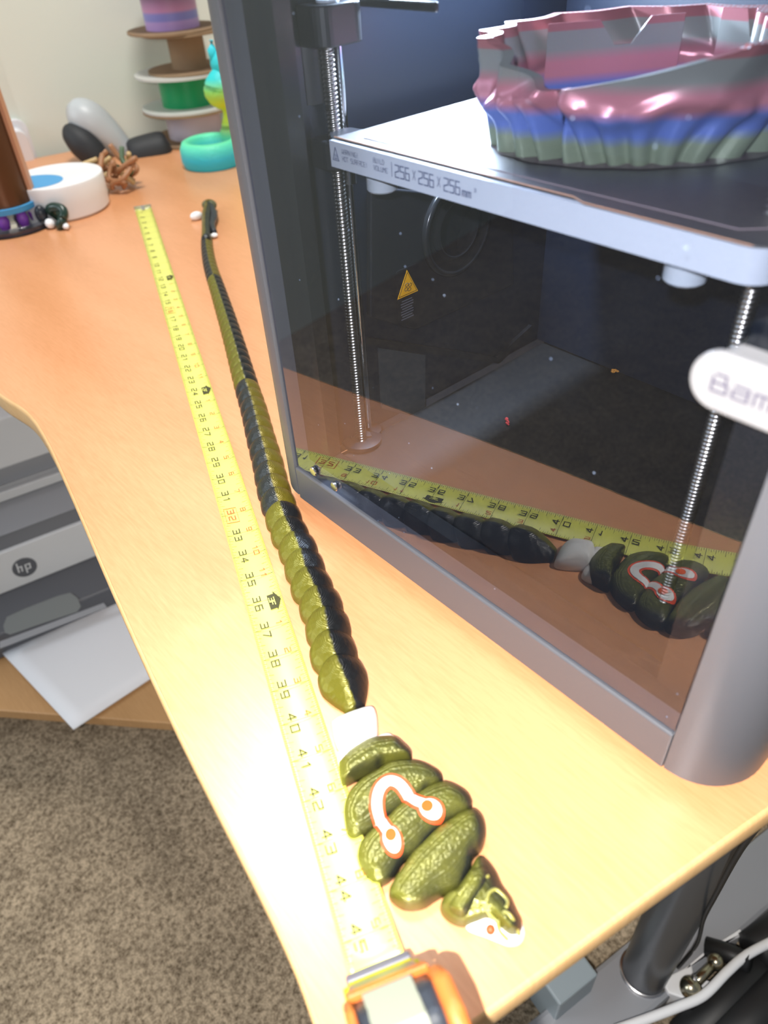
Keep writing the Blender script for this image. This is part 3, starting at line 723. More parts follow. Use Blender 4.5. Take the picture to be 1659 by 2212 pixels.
def quad(mb, s0, s1, o0, o1):
    mb.add([tp(s0, o0, put(s0, o0)), tp(s1, o0, put(s1, o0)), tp(s1, o1, put(s1, o1)), tp(s0, o1, put(s0, o1))], [(0, 1, 2, 3)])
tk = MB()
for i in range(int(45.5*16)):
    s = i/16; ln = .0022 + (.0012 if i % 2 == 0 else 0) + (.0014 if i % 4 == 0 else 0) + (.0014 if i % 8 == 0 else 0)
    w = .006
    quad(tk, s-w, s+w, WL+.0002, WL+.0002+ln*.8); quad(tk, s-w, s+w, WR-.0002-ln, WR-.0002)
    if i % 16 == 0 and i: quad(tk, s-w, s+w, WL+.0002, WR-.0002)
tag(tk.build('tick_marks', M['tape_ink'], bl), kind='stuff')
ink = MB(); numbers = []
def digit(ch, s, off, size, mb):
    p = tp(s, off, 0); p.z = put(s, off+size*.35)+.0003
    hh = size*.70; w_ = hh*(.95*len(ch)+.35*(len(ch)-1))/len(ch)
    stroke_text(ch, hh, w_, p, tE, tUp, mb, wt=hh*.17, center=True)
for n in range(1, 46):
    t_ = str(n); st_ = n in (16, 32)
    tgt_ = MB(); fmk = MB()
    if len(t_) == 2:
        digit(t_[0], n-.165, -.0024, .0068, tgt_); digit(t_[1], n+.165, -.0024, .0068, tgt_)
    else: digit(t_, n-.165, -.0024, .0068, tgt_)
    if st_:
        for a_, b_, c_, d_ in ((-.36, -.33, -.0047, .0046), (.36, .39, -.0047, .0046), (-.36, .39, -.0050, -.0047), (-.36, .39, .0046, .0049)): quad(tgt_, n+a_, n+b_, c_, d_)
    ft = n % 12
    tgt_.build('inch_number', M['tape_red'] if st_ else M['tape_ink'], bl)
    if ft and n > 12:
        digit(str(ft), n-.14, .0080, .0052, fmk); fmk.build('foot_number', M['tape_red'], bl)
    if ft == 0:
        ink = fmk
        def fp(ds, o_): return tp(n+ds, o_, put(n, o_)+.00035)
        ink.add([fp(-.20, .0072), fp(.36, .0072), fp(.36, .0118), fp(.46, .0118), fp(.08, .0160), fp(-.30, .0118), fp(-.20, .0118)], [(0, 1, 2, 3, 4, 5, 6)])
        lt = MB(); stroke_text(str(n//12)+'F', .0034, .0030, tp(n+.08, .0080, put(n, .009)+.0009), tE, tUp, lt, wt=.0006, center=True)
        fm = ink.build('foot_marker', M['tape_ink'], bl); lt.build('foot_marker_letters', M['tape'], bl)

# end hook
mb = MB(); s = -.06
for (o0, o1, s0, s1) in ((WL-.001, WR+.001, -.10, .02),):
    mb.add([tp(s0, o0, .0045), tp(s1, o0, .0042), tp(s1, o1, .0042), tp(s0, o1, .0045), tp(s0, o0, .0003), tp(s0, o1, .0003)], [(0, 1, 2, 3), (0, 3, 5, 4)])
mb.add([tp(-.08, .0015, .0046), tp(.55, .0030, .0022), tp(.55, .0065, .0022), tp(-.08, .0080, .0046)], [(0, 1, 2, 3)])
hk = mb.build('end_hook', M['nickel'], bl); sm = hk.modifiers.new('solid', 'SOLIDIFY'); sm.thickness = .0005
# case: axes a = away from mouth (reading direction), o = across, z = up
CM = T(tp(45.7, .0045), frame(tE, tUp, EZ))          # local x along tE, y across, z up
Mxz = CM @ Matrix(((1, 0, 0, 0), (0, 0, 1, 0), (0, 1, 0, 0), (0, 0, 0, 1)))   # prism (x, z) extruded across
side = [(.006, .001), (.064, .001), (.074, .010), (.077, .030), (.072, .052), (.058, .064), (.038, .067), (.024, .060), (.0165, .046), (.0110, .024), (.009, .010)]
side = [(a, b) for a, b in side]
MB().prism(side, -.0165, .0165, Mxz).build('case_body', M['tblack'], tape, bevel=.004, seg=3)
sh = [(.013, .003), (.064, .003), (.0765, .012), (.080, .031), (.075, .055), (.060, .0675), (.038, .0705), (.024, .064), (.017, .050), (.013, .028)]
MB().prism(sh, .0150, .0225, Mxz).build('case_side_cover', M['torange'], tape, bevel=.0035, seg=3)
MB().prism(sh, -.0190, -.0150, Mxz).build('case_side_cover', M['torange'], tape, bevel=.0035, seg=3)
MB().prism([(.000, .004), (.012, .002), (.014, .022), (.008, .024), (.003, .020)], -.0172, .0172, Mxz).build('mouth_frame', M['tyellow'], tape, bevel=.001)
MB().prism([(-.004, .0130), (.0015, .0110), (.004, .0135), (.000, .0165)], -.0150, .0150, Mxz).build('mouth_lip', M['lip'], tape, bevel=.0012)
MB().prism([(.0005, .0165), (.0035, .0140), (.0070, .0200), (.0045, .0215)], -.0145, .0145, Mxz).build('yellow_band', M['tyellow'], tape, bevel=.0006)
MB().prism([(.0035, .0215), (.0075, .0195), (.0125, .0330), (.0090, .0345)], -.0150, .0150, Mxz).build('lock_button', M['lip'], tape, bevel=.0015)
MB().prism([(.0085, .0345), (.0115, .0335), (.0150, .0420), (.0125, .0435)], -.0140, .0140, Mxz).build('lock_button', M['lip'], tape, bevel=.0010)
MB().prism([(.0120, .0435), (.0150, .0415), (.0190, .0500), (.0165, .0530)], -.0168, .0168, Mxz).build('orange_brow', M['torange'], tape, bevel=.001)
MB().prism([(.0180, .0545), (.0200, .0530), (.036, .0650), (.060, .0640), (.060, .0665), (.036, .0688)], -.0110, .0090, Mxz).build('top_label', M['tlabel'], tape, bevel=.0006)

# ------------------------------------------------------------------ the articulated cobra
snake = thing('articulated_cobra', 'green and black printed articulated cobra stretched out beside the tape measure', 'toy snake', onz(800, 1700, 0))
SL0 = snake.location.copy()
cl = [(764, 1512), (736, 1449), (716, 1392), (703, 1335), (684, 1282), (664, 1242), (650, 1197), (634, 1162), (617, 1127), (590, 1050), (575, 985), (560, 930), (545, 870), (528, 815), (507, 740), (489, 680), (470, 620), (451, 560), (444, 510), (448, 470)]
path = smooth_path([onz(u, v, .010) for u, v in cl], 12)
for p in path: p.z = 0
cum = [0.]
for i in range(1, len(path)): cum.append(cum[-1] + (path[i]-path[i-1]).length)
TOT = cum[-1]
def at(s):
    s = max(0, min(TOT-1e-6, s))
    for i in range(1, len(cum)):
        if cum[i] >= s: break
    t = (s-cum[i-1])/(cum[i]-cum[i-1]); p = path[i-1].lerp(path[i], t)
    a = path[max(0, i-3)]; b = path[min(len(path)-1, i+2)]
    return p, (a-b).normalized()     # tangent toward the head
segmeshes = {}
def seg_mesh(w, h, L_, mt_):
    # local y runs toward the head (y = 0 at the flared rear rim), roof-like cross-section with a keel
    V = []; Fc = []; NR, NA = 10, 22
    for i in range(NR+1):
        t = i/NR; y = L_*(t*1.30-.05)
        if t < .12: s_ = .84+.16*math.sin(t/.12*PI/2)
        else: s_ = 1.0 - .60*max(0, (t-.32)/.68)**1.30
        for j in range(NA+1):
            a = PI*j/NA; cx_ = math.cos(a); sn = math.sin(a)
            x = w/2*s_*(1 if cx_ > 0 else -1)*abs(cx_)**.80
            z = h*s_*(.70*sn**.62 + .30*(1-abs(cx_))**1.05)
            yy = y - .30*L_*sn*(1-t)**2*1.0 + .06*L_
            V.append(Vector((x, yy, max(.0004, z-.0002))))
    for i in range(NR):
        for j in range(NA): Fc.append((i*(NA+1)+j, i*(NA+1)+j+1, (i+1)*(NA+1)+j+1, (i+1)*(NA+1)+j))
        Fc.append((i*(NA+1)+NA, i*(NA+1), (i+1)*(NA+1), (i+1)*(NA+1)+NA))
    Fc.append(tuple(range(NA+1))[::-1]); Fc.append(tuple(NR*(NA+1)+j for j in range(NA+1)))
    me = mk('segment', V, Fc); me.materials.append(mt_)
    for p in me.polygons: p.use_smooth = True
    me.set_sharp_from_angle(angle=math.radians(60)); return me
s = .004; k = 0; w0 = .0305
while s < TOT-.03:
    p, t = at(s+.012)
    fr = s/TOT
    w = w0*(1-.52*fr**1.15); L_ = .0212*(1-.45*fr**1.0)
    h = w*.60
    y_px = None
    # which of the two colours faces away from the printer changes along the body, as the print bed laid it
    if fr < .205: mt_ = M['duo_a']
    elif fr < .43: mt_ = M['duo_b']
    elif fr < .74: mt_ = M['duo_a']
    else: mt_ = M['duo_b']
    key = (round(w, 4), mt_.name)
    if key not in segmeshes: segmeshes[key] = seg_mesh(w, h, L_, mt_)
    o = bpy.data.objects.new('segment', segmeshes[key]); C.objects.link(o); o.parent = snake
    o.matrix_local = Matrix.Translation(p + Vector((0, 0, .0003)) - SL0 - t*L_*.5) @ frame(Vector((t.y, -t.x, 0)), t, EZ).to_4x4()
    s += L_; k += 1
# tail end: a knob with a small curled tip
tip, tt = at(TOT-.02)
tp0 = onz(446, 470, .008); kn0 = onz(452, 443, .010)
MB().tube(smooth_path([path[-14]+Vector((0, 0, .006)), tp0, kn0], 5), [.0065]*5+[.0075]*5+[.009], 12).build('tail_base', M['duo_b'], snake, smooth=True)
MB().ell(kn0, .013, .011, .008).build('tail_knob', mat('dull_olive', (.10, .105, .05), .5), snake, smooth=True)
MB().tube(smooth_path([kn0, onz(462, 465, .007), onz(458, 485, .006), onz(463, 502, .005)], 5), [.007-.0002*i for i in range(16)], 10).build('tail_tip', M['tblack'], snake, smooth=True)
MB().ell(onz(424, 466, .006), .007, .010, .006).build('tail_joint', M['whitepla'], snake, smooth=True)
MB().ell(onz(463, 508, .004), .005, .005, .003).build('tail_joint', M['whitepla'], snake, smooth=True)

# hood pieces: outline on the desk, domed over a spine line
KX = 2.9625
def cp(x, y): return (620+x/KX, 1500+y/KX)
def dome(name, outline, spine, hgt, mt_, zb=.0006, zo=.003, pw=.75, rings=12, parent=snake, N_=72, edge=.18):
    ol = [onz(*cp(x, y), zo) for x, y in outline]; ol = smooth_path(ol + [ol[0]], 6)[:-1]
    # resample
    tot = [0.]
    for i in range(len(ol)): tot.append(tot[-1] + (ol[(i+1) % len(ol)]-ol[i]).length)
    pts = []
    for k_ in range(N_):
        d = tot[-1]*k_/N_
        for i in range(len(ol)):
            if tot[i+1] >= d: break
        t = (d-tot[i])/max(1e-9, tot[i+1]-tot[i]); pts.append(ol[i].lerp(ol[(i+1) % len(ol)], t))
    spn = [onz(*cp(x, y), hgt) for x, y in spine]; spn = smooth_path(spn, 6) if len(spn) > 1 else spn
    V = []; Fc = []
    near = []
    for p in pts:
        b = min(spn, key=lambda q: (q.x-p.x)**2+(q.y-p.y)**2); near.append(b)
    near = [(near[i-2]+near[i-1]+near[i]+near[(i+1) % N_]+near[(i+2) % N_])/5 for i in range(N_)]
    for j in range(rings+1):
        t = .97*j/rings
        for p, b in zip(pts, near):
            a = t*PI/2
            q = p.lerp(b, 1-math.cos(a)); z = zb + hgt*(edge*min(1, t*5) + (1-edge)*math.sin(a)**(1/pw*.8))
            V.append(Vector((q.x, q.y, z)))
    for j in range(rings):
        for i in range(N_): Fc.append((j*N_+i, j*N_+(i+1) % N_, (j+1)*N_+(i+1) % N_, (j+1)*N_+i))
    Fc.append(tuple(range(N_))[::-1]); Fc.append(tuple(rings*N_+i for i in range(N_)))
    # mesh in local coordinates so that the normals are those of the piece
    bm = bmesh.new(); vs = [bm.verts.new(v) for v in V]
    for f in Fc: 
        try: bm.faces.new([vs[i] for i in f])
        except Exception: pass
    # cap the middle (spine is doubled up: merge)
    bmesh.ops.triangulate(bm, faces=[f for f in bm.faces if len(f.verts) > 4])
    bmesh.ops.recalc_face_normals(bm, faces=bm.faces)
    me = bpy.data.meshes.new(name); bm.to_mesh(me); bm.free()
    HL_ = math.atan2(-.42, .91)
    Rz = Matrix.Rotation(HL_ - PI/2, 4, 'Z')      # local y = toward the head
    Mo = Matrix.Translation(SL0) @ Rz
    me.transform(Mo.inverted())
    me.materials.append(mt_)
    for p in me.polygons: p.use_smooth = True
    o = bpy.data.objects.new(name, me); C.objects.link(o); o.parent = parent
    o.matrix_local = Rz
    o['_'] = 1; del o['_']
    return o, [Mo @ v.co for v in me.vertices], [tuple(p.vertices) for p in me.polygons]
dome('neck_joint', [(285, 185), (330, 150), (440, 105), (545, 80), (575, 130), (582, 200), (578, 270), (560, 315), (440, 350), (345, 362), (305, 300)], [(400, 240), (480, 210)], .014, M['whitepla'], pw=.6)
dome('neck_joint', [(318, 372), (400, 335), (560, 275), (640, 246), (685, 262), (715, 305), (700, 360), (540, 420), (400, 470), (340, 470), (322, 430)], [(450, 380), (590, 320)], .009, M['whitepla'], pw=.6)
hp = []
hp.append(dome('hood_plate', [(333, 462), (400, 385), (480, 332), (545, 300), (640, 290), (700, 300), (755, 345), (800, 395), (785, 418), (700, 436), (620, 452), (560, 492), (470, 535), (368, 582), (345, 560), (335, 510)], [(420, 470), (560, 385), (690, 350)], .0135, M['duo_hood'], pw=1.2))
hp.append(dome('hood_plate', [(590, 485), (660, 443), (760, 428), (850, 438), (930, 475), (985, 515), (998, 555), (960, 583), (900, 610), (850, 650), (770, 700), (680, 765), (610, 830), (560, 862), (500, 893), (430, 922), (385, 893), (367, 800), (368, 715), (400, 630), (460, 565), (530, 518)], [(460, 760), (560, 620), (650, 560), (760, 530), (880, 530)], .0095, M['duo_hood'], pw=1.35))
hp.append(dome('hood_plate', [(845, 640), (920, 592), (1000, 568), (1070, 588), (1150, 638), (1186, 700), (1172, 748), (1100, 785), (1020, 832), (950, 892), (890, 955), (830, 1015), (765, 1055), (725, 1105), (680, 1172), (620, 1215), (570, 1222), (520, 1190), (472, 1120), (450, 1040), (470, 960), (530, 890), (620, 820), (720, 720)], [(570, 1080), (660, 940), (800, 800), (920, 720), (1060, 680)], .0105, M['duo_hood'], pw=1.35))
hp.append(dome('hood_plate', [(870, 965), (950, 885), (1040, 822), (1120, 772), (1190, 752), (1240, 790), (1266, 850), (1270, 920), (1248, 990), (1195, 1050), (1172, 1130), (1125, 1225), (1060, 1268), (1005, 1285), (940, 1322), (880, 1362), (800, 1378), (740, 1370), (690, 1340), (650, 1290), (680, 1210), (740, 1120), (800, 1035)], [(760, 1270), (880, 1130), (1000, 1010), (1120, 900), (1180, 850)], .0125, M['duo_hood'], pw=1.35))
# markings follow the plates
bmv = []; bmf = []
for o_, vv, ff in hp:
    n0_ = len(bmv); bmv += vv; bmf += [tuple(i+n0_ for i in f) for f in ff]
tree = BVHTree.FromPolygons(bmv, bmf)
def drop(x, y, lift_):
    g = onz(*cp(x, y), .0095)
    h_ = tree.ray_cast(Vector((g.x, g.y, .1)), Vector((0, 0, -1)))
    z = h_[0].z if h_[0] else .0045
    return Vector((g.x, g.y, max(z, .0045)+lift_))
um = smooth_path([Vector((x, y, 0)) for x, y in ((655, 900), (612, 830), (578, 740), (580, 655), (610, 590), (660, 560), (720, 580), (775, 640), (820, 685), (880, 715))], 10)
def band(mb, hw, lift_):
    n_ = len(um); rows = []
    for i in range(n_):
        t = (um[min(i+1, n_-1)]-um[max(0, i-1)]).normalized(); nrm = Vector((-t.y, t.x, 0))
        rows.append([drop(*(um[i]+nrm*(hw*q/5))[:2], lift_) for q in range(-5, 6)])
    V = [p for r__ in rows for p in r__]; Fc = []
    for i in range(n_-1):
        for j in range(10): Fc.append((i*11+j, i*11+j+1, (i+1)*11+j+1, (i+1)*11+j))
    mb.add(V, Fc)
def blob(mb, cx_, cy_, rx, ry, rot, lift_):
    V = [drop(cx_, cy_, lift_)]; Fc = []; n_ = 32; m_ = 6
    for j in range(1, m_+1):
        for i in range(n_):
            a = 2*PI*i/n_; x = rx*j/m_*math.cos(a); y = ry*j/m_*math.sin(a)
            V.append(drop(cx_+x*math.cos(rot)-y*math.sin(rot), cy_+x*math.sin(rot)+y*math.cos(rot), lift_))
    for i in range(n_): Fc.append((0, 1+i, 1+(i+1) % n_))
    for j in range(m_-1):
        for i in range(n_): Fc.append((1+j*n_+i, 1+(j+1)*n_+i, 1+(j+1)*n_+(i+1) % n_, 1+j*n_+(i+1) % n_))
    mb.add(V, Fc)
mb = MB(); band(mb, 50, .0004); blob(mb, 672, 945, 72, 106, -.25, .0004); blob(mb, 922, 748, 92, 80, .5, .0004); mb.build('red_outline', M['red_pla'], snake, smooth=True)
mb = MB(); band(mb, 32, .0008); blob(mb, 672, 940, 54, 86, -.25, .0008); blob(mb, 920, 745, 74, 62, .5, .0008); mb.build('white_marking', M['whitepla'], snake, smooth=True)
mb = MB(); blob(mb, 665, 912, 36, 42, 0, .0012); mb.build('orange_spot', M['orange_pla'], snake, smooth=True)
mb = MB(); blob(mb, 897, 728, 38, 38, 0, .0012); mb.build('orange_spot', M['orange_pla'], snake, smooth=True)
# head: white jaw below, olive skull above, raised plate ridges, eye
dome('lower_jaw', [(1180, 1180), (1300, 1180), (1400, 1300), (1480, 1400), (1518, 1480), (1522, 1535), (1490, 1590), (1420, 1602), (1350, 1576), (1280, 1548), (1200, 1520), (1150, 1490), (1120, 1400), (1140, 1280)], [(1240, 1330), (1400, 1500)], .0062, M['whitepla'], pw=.5)
hd_ = dome('skull', [(1180, 1110), (1205, 1060), (1240, 1040), (1290, 1080), (1340, 1150), (1380, 1240), (1430, 1310), (1470, 1400), (1503, 1470), (1497, 1525), (1450, 1555), (1400, 1545), (1340, 1490), (1280, 1455), (1210, 1470), (1120, 1480), (1040, 1450), (987, 1395), (980, 1350), (1010, 1300), (1080, 1262), (1140, 1200)], [(1140, 1270), (1230, 1260), (1330, 1360), (1430, 1480)], .0135, M['duo_hood'], pw=.8)
ht_ = BVHTree.FromPolygons(hd_[1], hd_[2])
def hdrop(x, y, l_=.0):
    g = onz(*cp(x, y), .0125); h_ = ht_.ray_cast(Vector((g.x, g.y, .1)), Vector((0, 0, -1)))
    return Vector((g.x, g.y, (h_[0].z if h_[0] else .006)+l_))
for pts in ([(1275, 1330), (1290, 1280), (1330, 1250), (1370, 1270), (1410, 1320), (1400, 1370)],
            [(1270, 1345), (1285, 1385), (1345, 1430), (1390, 1400), (1440, 1440), (1490, 1500)],
            [(1350, 1430), (1365, 1475), (1420, 1540)],
            [(1200, 1230), (1240, 1190), (1290, 1160)], [(1100, 1290), (1140, 1250), (1200, 1210)]):
    MB().tube(smooth_path([hdrop(x, y, .0001) for x, y in pts], 5), .0009, 7).build('head_plate_ridge', M['ridge'], hd_[0] if False else snake, smooth=True)
MB().ell(onz(*cp(1302, 1506), .007), .0022, .0022, .0022).build('eye', M['red_pla'], snake, smooth=True)
dome('cheek', [(1170, 1150), (1250, 1120), (1300, 1170), (1280, 1280), (1200, 1400), (1130, 1460), (1050, 1430), (1030, 1370), (1090, 1270)], [(1120, 1370), (1210, 1220)], .0150, M['duo_hood'], pw=1.35)

# ------------------------------------------------------------------ the spool stack in the far corner
SC = onz(425, 296, 0); SC = Vector((SC.x, SC.y, 0))
def spool(name, label, z0, hgt, flange_mat, wind_mat, rw, rf=.094, off=(0, 0), tf=.004, lower=None):
    t_ = thing(name, label, 'spool', SC+Vector((off[0], off[1], z0)), 'filament spools stacked in the far corner')
    lm = lower or flange_mat
    X = T(SC+Vector((off[0], off[1], z0)))
    MB().lathe([(.027, .0002), (rf, .0002), (rf, tf), (.027, tf)], 48, X).build('lower_flange', lm, t_, smooth=True, auto=40)
    MB().lathe([(rw, tf), (rw, hgt-tf)], 48, X).build('winding' if wind_mat is not flange_mat else 'hub', wind_mat, t_, smooth=True, auto=40)
    MB().lathe([(.027, hgt-tf), (rf, hgt-tf), (rf, hgt), (.027, hgt)], 48, X).build('upper_flange', flange_mat, t_, smooth=True, auto=40)
    return t_
spool('filament_spool', 'lavender-white filament spool with brown cardboard flanges at the bottom of the stack', 0.0003, .0575, M['brown'], M['lav'], .054)
spool('filament_spool', 'spool of bright green filament with white flanges, in the corner stack', .0580, .0615, M['spoolwhite'], M['green'], .053)
spool('empty_spool', 'empty brown cardboard spool between the green and the purple spools', .1197, .0655, M['brown'], M['brown'], .034, .081, (.008, .012))
m = mat('purple_gradient_filament', (.5, .3, .6), .35); N, L, b = nodes(m)
tc = N.new('ShaderNodeTexCoord'); sx = N.new('ShaderNodeSeparateXYZ'); L.new(tc.outputs['Object'], sx.inputs[0])
mr = N.new('ShaderNodeMapRange'); mr.inputs[1].default_value = .189; mr.inputs[2].default_value = .250; L.new(sx.outputs[2], mr.inputs[0])
r = ramp(N, [(0, (.55, .36, .75)), (.22, (.55, .36, .75)), (.27, (.28, .28, .70)), (.42, (.28, .28, .70)), (.50, (.62, .30, .55)), (.75, (.40, .24, .45)), (1, (.3, .25, .5))])
L.new(mr.outputs[0], r.inputs[0]); L.new(r.outputs[0], b.inputs['Base Color'])
spool('filament_spool', 'spool of purple and pink filament at the top of the corner stack', .1854, .0700, M['brown'], m, .050, .086, (-.002, -.002))

# turquoise and yellow statue with a coiled tail
m = mat('turquoise_yellow_gradient', (.1, .6, .6), .5, bump=(220, .5, .002)); N, L, b = nodes(m)
tc = N.new('ShaderNodeTexCoord'); sx = N.new('ShaderNodeSeparateXYZ'); L.new(tc.outputs['Object'], sx.inputs[0])
r = ramp(N, [(0, (.03, .55, .72)), (.10, (.03, .55, .72)), (.22, (.12, .75, .45)), (.34, (.55, .75, .05)), (.52, (.66, .78, .02)), (.64, (.30, .75, .15)), (.74, (.02, .60, .60)), (1., (.03, .62, .75))])
mr = N.new('ShaderNodeMapRange'); mr.inputs[1].default_value = 0; mr.inputs[2].default_value = .185; L.new(sx.outputs[2], mr.inputs[0])
L.new(mr.outputs[0], r.inputs[0]); L.new(r.outputs[0], b.inputs['Base Color']); M['turq'] = m
q = onz(462, 354, 0); ST = Vector((q.x, q.y, 0))
st_ = thing('dragon_statue', 'turquoise and yellow printed statue with a coiled tail, in front of the spools', 'statue', ST)
V = []; Fc = []; n_ = 40
prof = [(.052, .0005), (.056, .010), (.055, .030), (.050, .040), (.043, .043), (.037, .038), (.034, .020), (.034, .006)]
MB().lathe(prof, 48, T(ST), cap=False).build('coiled_tail', M['turq'], st_, smooth=True)
bp_ = [(.042, .02, .015), (.046, .030, .045), (.044, .030, .07), (.040, .02, .092), (.036, .010, .108), (.036, .005, .125), (.042, .010, .145), (.047, .015, .160)]
MB().tube(smooth_path([ST+R_*a+D_*b_+Vector((0, 0, z)) for a, b_, z in bp_], 5), [.022+.008*math.sin(i*.35) for i in range(36)], 14).build('body', M['turq'], st_, smooth=True)
MB().ell(ST+R_*.045+D_*.012+Vector((0, 0, .155)), .024, .020, .022).build('head', M['turq'], st_, smooth=True)
MB().tube([ST+R_*.036+D_*.01+Vector((0, 0, .160)), ST+R_*.031+D_*.01+Vector((0, 0, .178)), ST+R_*.033+D_*.01+Vector((0, 0, .190))], [.011, .008, .004], 10).build('ear', M['turq'], st_, smooth=True)
MB().ell(ST+R_*.038+D_*-.004+Vector((0, 0, .122)), .020, .016, .018).build('folded_arm', M['turq'], st_, smooth=True)

# pale grey and black hand-held device leaning at the wall
q = onz(245, 345, 0); HV = Vector((q.x, q.y, 0))
hv = thing('handheld_device', 'pale grey and black hand-held device leaning near the wall', 'device', HV)
def back(u, v, dep=0.):     # a point on the upright plane through HV facing the camera, moved back by dep
    n_ = Vector((CAMLOC.x-HV.x, CAMLOC.y-HV.y, 0)).normalized(); d = ray(u, v)
    t = ((HV-CAMLOC).dot(n_))/d.dot(n_); return CAMLOC + d*t - n_*dep
def blobby(name, pts, mt_, par, n=18, M_=12):
    P_ = smooth_path([Vector((*p[:3],)) for p in [tuple(back(u, v, dp)) for u, v, dp, r_ in pts]], 5)
    rs = [Vector((r_, 0, 0)) for u, v, dp, r_ in pts]; rs = [p.x for p in smooth_path(rs, 5)]
    return MB().tube(P_, rs, n).build(name, mt_, par, smooth=True)
blobby('grey_shell', [(148, 260, 0.06, 0.012), (158, 262, 0.06, 0.026), (188, 270, 0.05, 0.036), (226, 300, 0.045, 0.034), (260, 328, 0.04, 0.026), (278, 344, 0.035, 0.02), (284, 349, 0.035, 0.008)], M['vgrey'], hv)
blobby('mesh_face', [(140, 286, 0.035, 0.006), (150, 292, 0.03, 0.018), (176, 312, 0.02, 0.027), (204, 336, 0.01, 0.025), (224, 356, 0.005, 0.017), (232, 364, 0.005, 0.006)], M['vblack'], hv)
blobby('handle', [(286, 344, 0.015, 0.0207), (292, 342, 0.015, 0.0299), (318, 335, 0.015, 0.0322), (353, 327, 0.015, 0.0322), (366, 324, 0.015, 0.0253), (372, 322, 0.015, 0.0092)], M['vblack'], hv, 22)

# tangled little creature in rust and green beside it
q = onz(250, 410, 0); CR = Vector((q.x, q.y, 0))
cr = thing('tangled_figure', 'small rust and green printed figure with tangled limbs beside the white drum', 'figurine', CR)
random.seed(11)
for k_ in range(13):
    base = Vector((random.uniform(-.03, .03), random.uniform(-.03, .03), 0)); pts = []
    for j in range(5):
        pts.append(CR + R_*(base.x+random.uniform(-.022, .022)) + D_*(base.y+random.uniform(-.012, .02)) + Vector((0, 0, .008+.014*j*random.uniform(.4, 1.))))
    mt_ = [M['rust'], M['tan'], M['rust'], M['olive_leaf']][k_ % 4]
    MB().tube(smooth_path(pts, 4), .0042, 7).build('limb', mt_, cr, smooth=True)
MB().ell(CR+R_*-.025+D_*-.03+Vector((0, 0, .012)), .010, .010, .009).build('purple_bead', M['pinkdot'], cr, smooth=True)
MB().ell(CR+R_*-.010+D_*-.036+Vector((0, 0, .010)), .011, .009, .009).build('white_bead', M['whitepla'], cr, smooth=True)

# white drum with a blue label
q = onz(142, 452, 0); DR_ = Vector((q.x, q.y, 0))
dr = thing('white_drum', 'low white round drum with a blue label on its lid', 'container', DR_)
MB().lathe([(.066, 0.0004), (.070, .004), (.072, .024), (.073, .048), (.072, .0515), (.066, .0520)], 64, T(DR_)).build('drum_body', M['white'], dr, smooth=True, auto=40)
lab = [(-.024+.046*math.cos(a), -.030+.036*math.sin(a)) for a in [2*PI*k_/40 for k_ in range(40)]]
MB().prism(lab, .0521, .0526, T(DR_, frame(R_, D_, EZ))).build('blue_label', M['bluelab'], dr)

# copper canister on a clear dish with purple feet, left edge
q = onz(29, 486, 0); CO = Vector((q.x, q.y, 0))
co = thing('copper_canister', 'tall copper-brown canister on a clear round dish at the left edge', 'canister', CO)
MB().lathe([(.044, .036), (.046, .30), (.044, .302)], 48, T(CO)).build('canister_body', M['copper'], co, smooth=True, auto=40)
mb = MB().box(-.0035, .0035, -.006, .006, .006, .30, T(CO+R_*.047, frame(R_, D_, EZ))); mb.build('edge_strip', M['copper_edge'], co, bevel=.001)
MB().lathe([(.040, .028), (.048, .028), (.049, .036), (.040, .0362)], 48, T(CO)).build('blue_ring', M['bluelab'], co, smooth=True, auto=40)
for k_ in range(8):
    a = k_*PI/4+.2
    MB().lathe([(.007, .006), (.009, .017), (.006, .0275)], 14, T(CO+Vector((.036*math.cos(a), .036*math.sin(a), 0)))).build('purple_foot', M['purple'], co, smooth=True)
MB().lathe([(.060, .0003), (.066, .002), (.067, .012), (.064, .013), (.060, .006), (.001, .005)], 48, T(CO), cap=False).build('clear_dish', M['acrylic'], co, smooth=True)
MB().lathe([(.062, .0004), (.0668, .0006), (.0668, .003), (.062, .003)], 48, T(CO)).build('dish_rim', M['dark'], co, smooth=True, auto=40)

# dark green knot with white tips
q = onz(134, 490, 0); KN = Vector((q.x, q.y, 0))
kt = thing('knotted_toy', 'small dark green knotted toy with white tips beside the clear dish', 'toy', KN)
MB().tube([KN+Vector((.016*math.cos(a), .006*math.sin(2*a), .016+.014*math.sin(a))) for a in [2*PI*j/24 for j in range(25)]], .0065, 9).build('knot', M['darkgreen'], kt, smooth=True)
MB().ell(KN+R_*-.014+D_*-.006+Vector((0, 0, .008)), .009, .007, .007).build('white_tip', M['whitepla'], kt, smooth=True)
MB().ell(KN+R_*.010+D_*-.012+Vector((0, 0, .006)), .012, .005, .005).build('white_tip', M['whitepla'], kt, smooth=True)
MB().ell(KN+R_*-.028+D_*.006+Vector((0, 0, .018)), .009, .009, .014).build('black_tip', M['tblack'], kt, smooth=True)

# white adaptor on the wall
d = ray(38, 315); t_ = (WX-CAMLOC.dot(DX))/d.dot(DX); AD = CAMLOC+d*t_
ad = thing('wall_adaptor', 'white rounded plug adaptor on the wall behind the copper canister', 'adaptor', AD)
Ma = T(AD+DX*.001, frame(DY, EZ, DX))
MB().prism(rrect(.055, .095, .02, 6), 0, .012, Ma).build('back_plate', M['white'], ad, bevel=.002)
MB().prism(rrect(.038, .070, .018, 6), .0122, .040, Ma).build('plug_body', M['white'], ad, bevel=.004, seg=3)

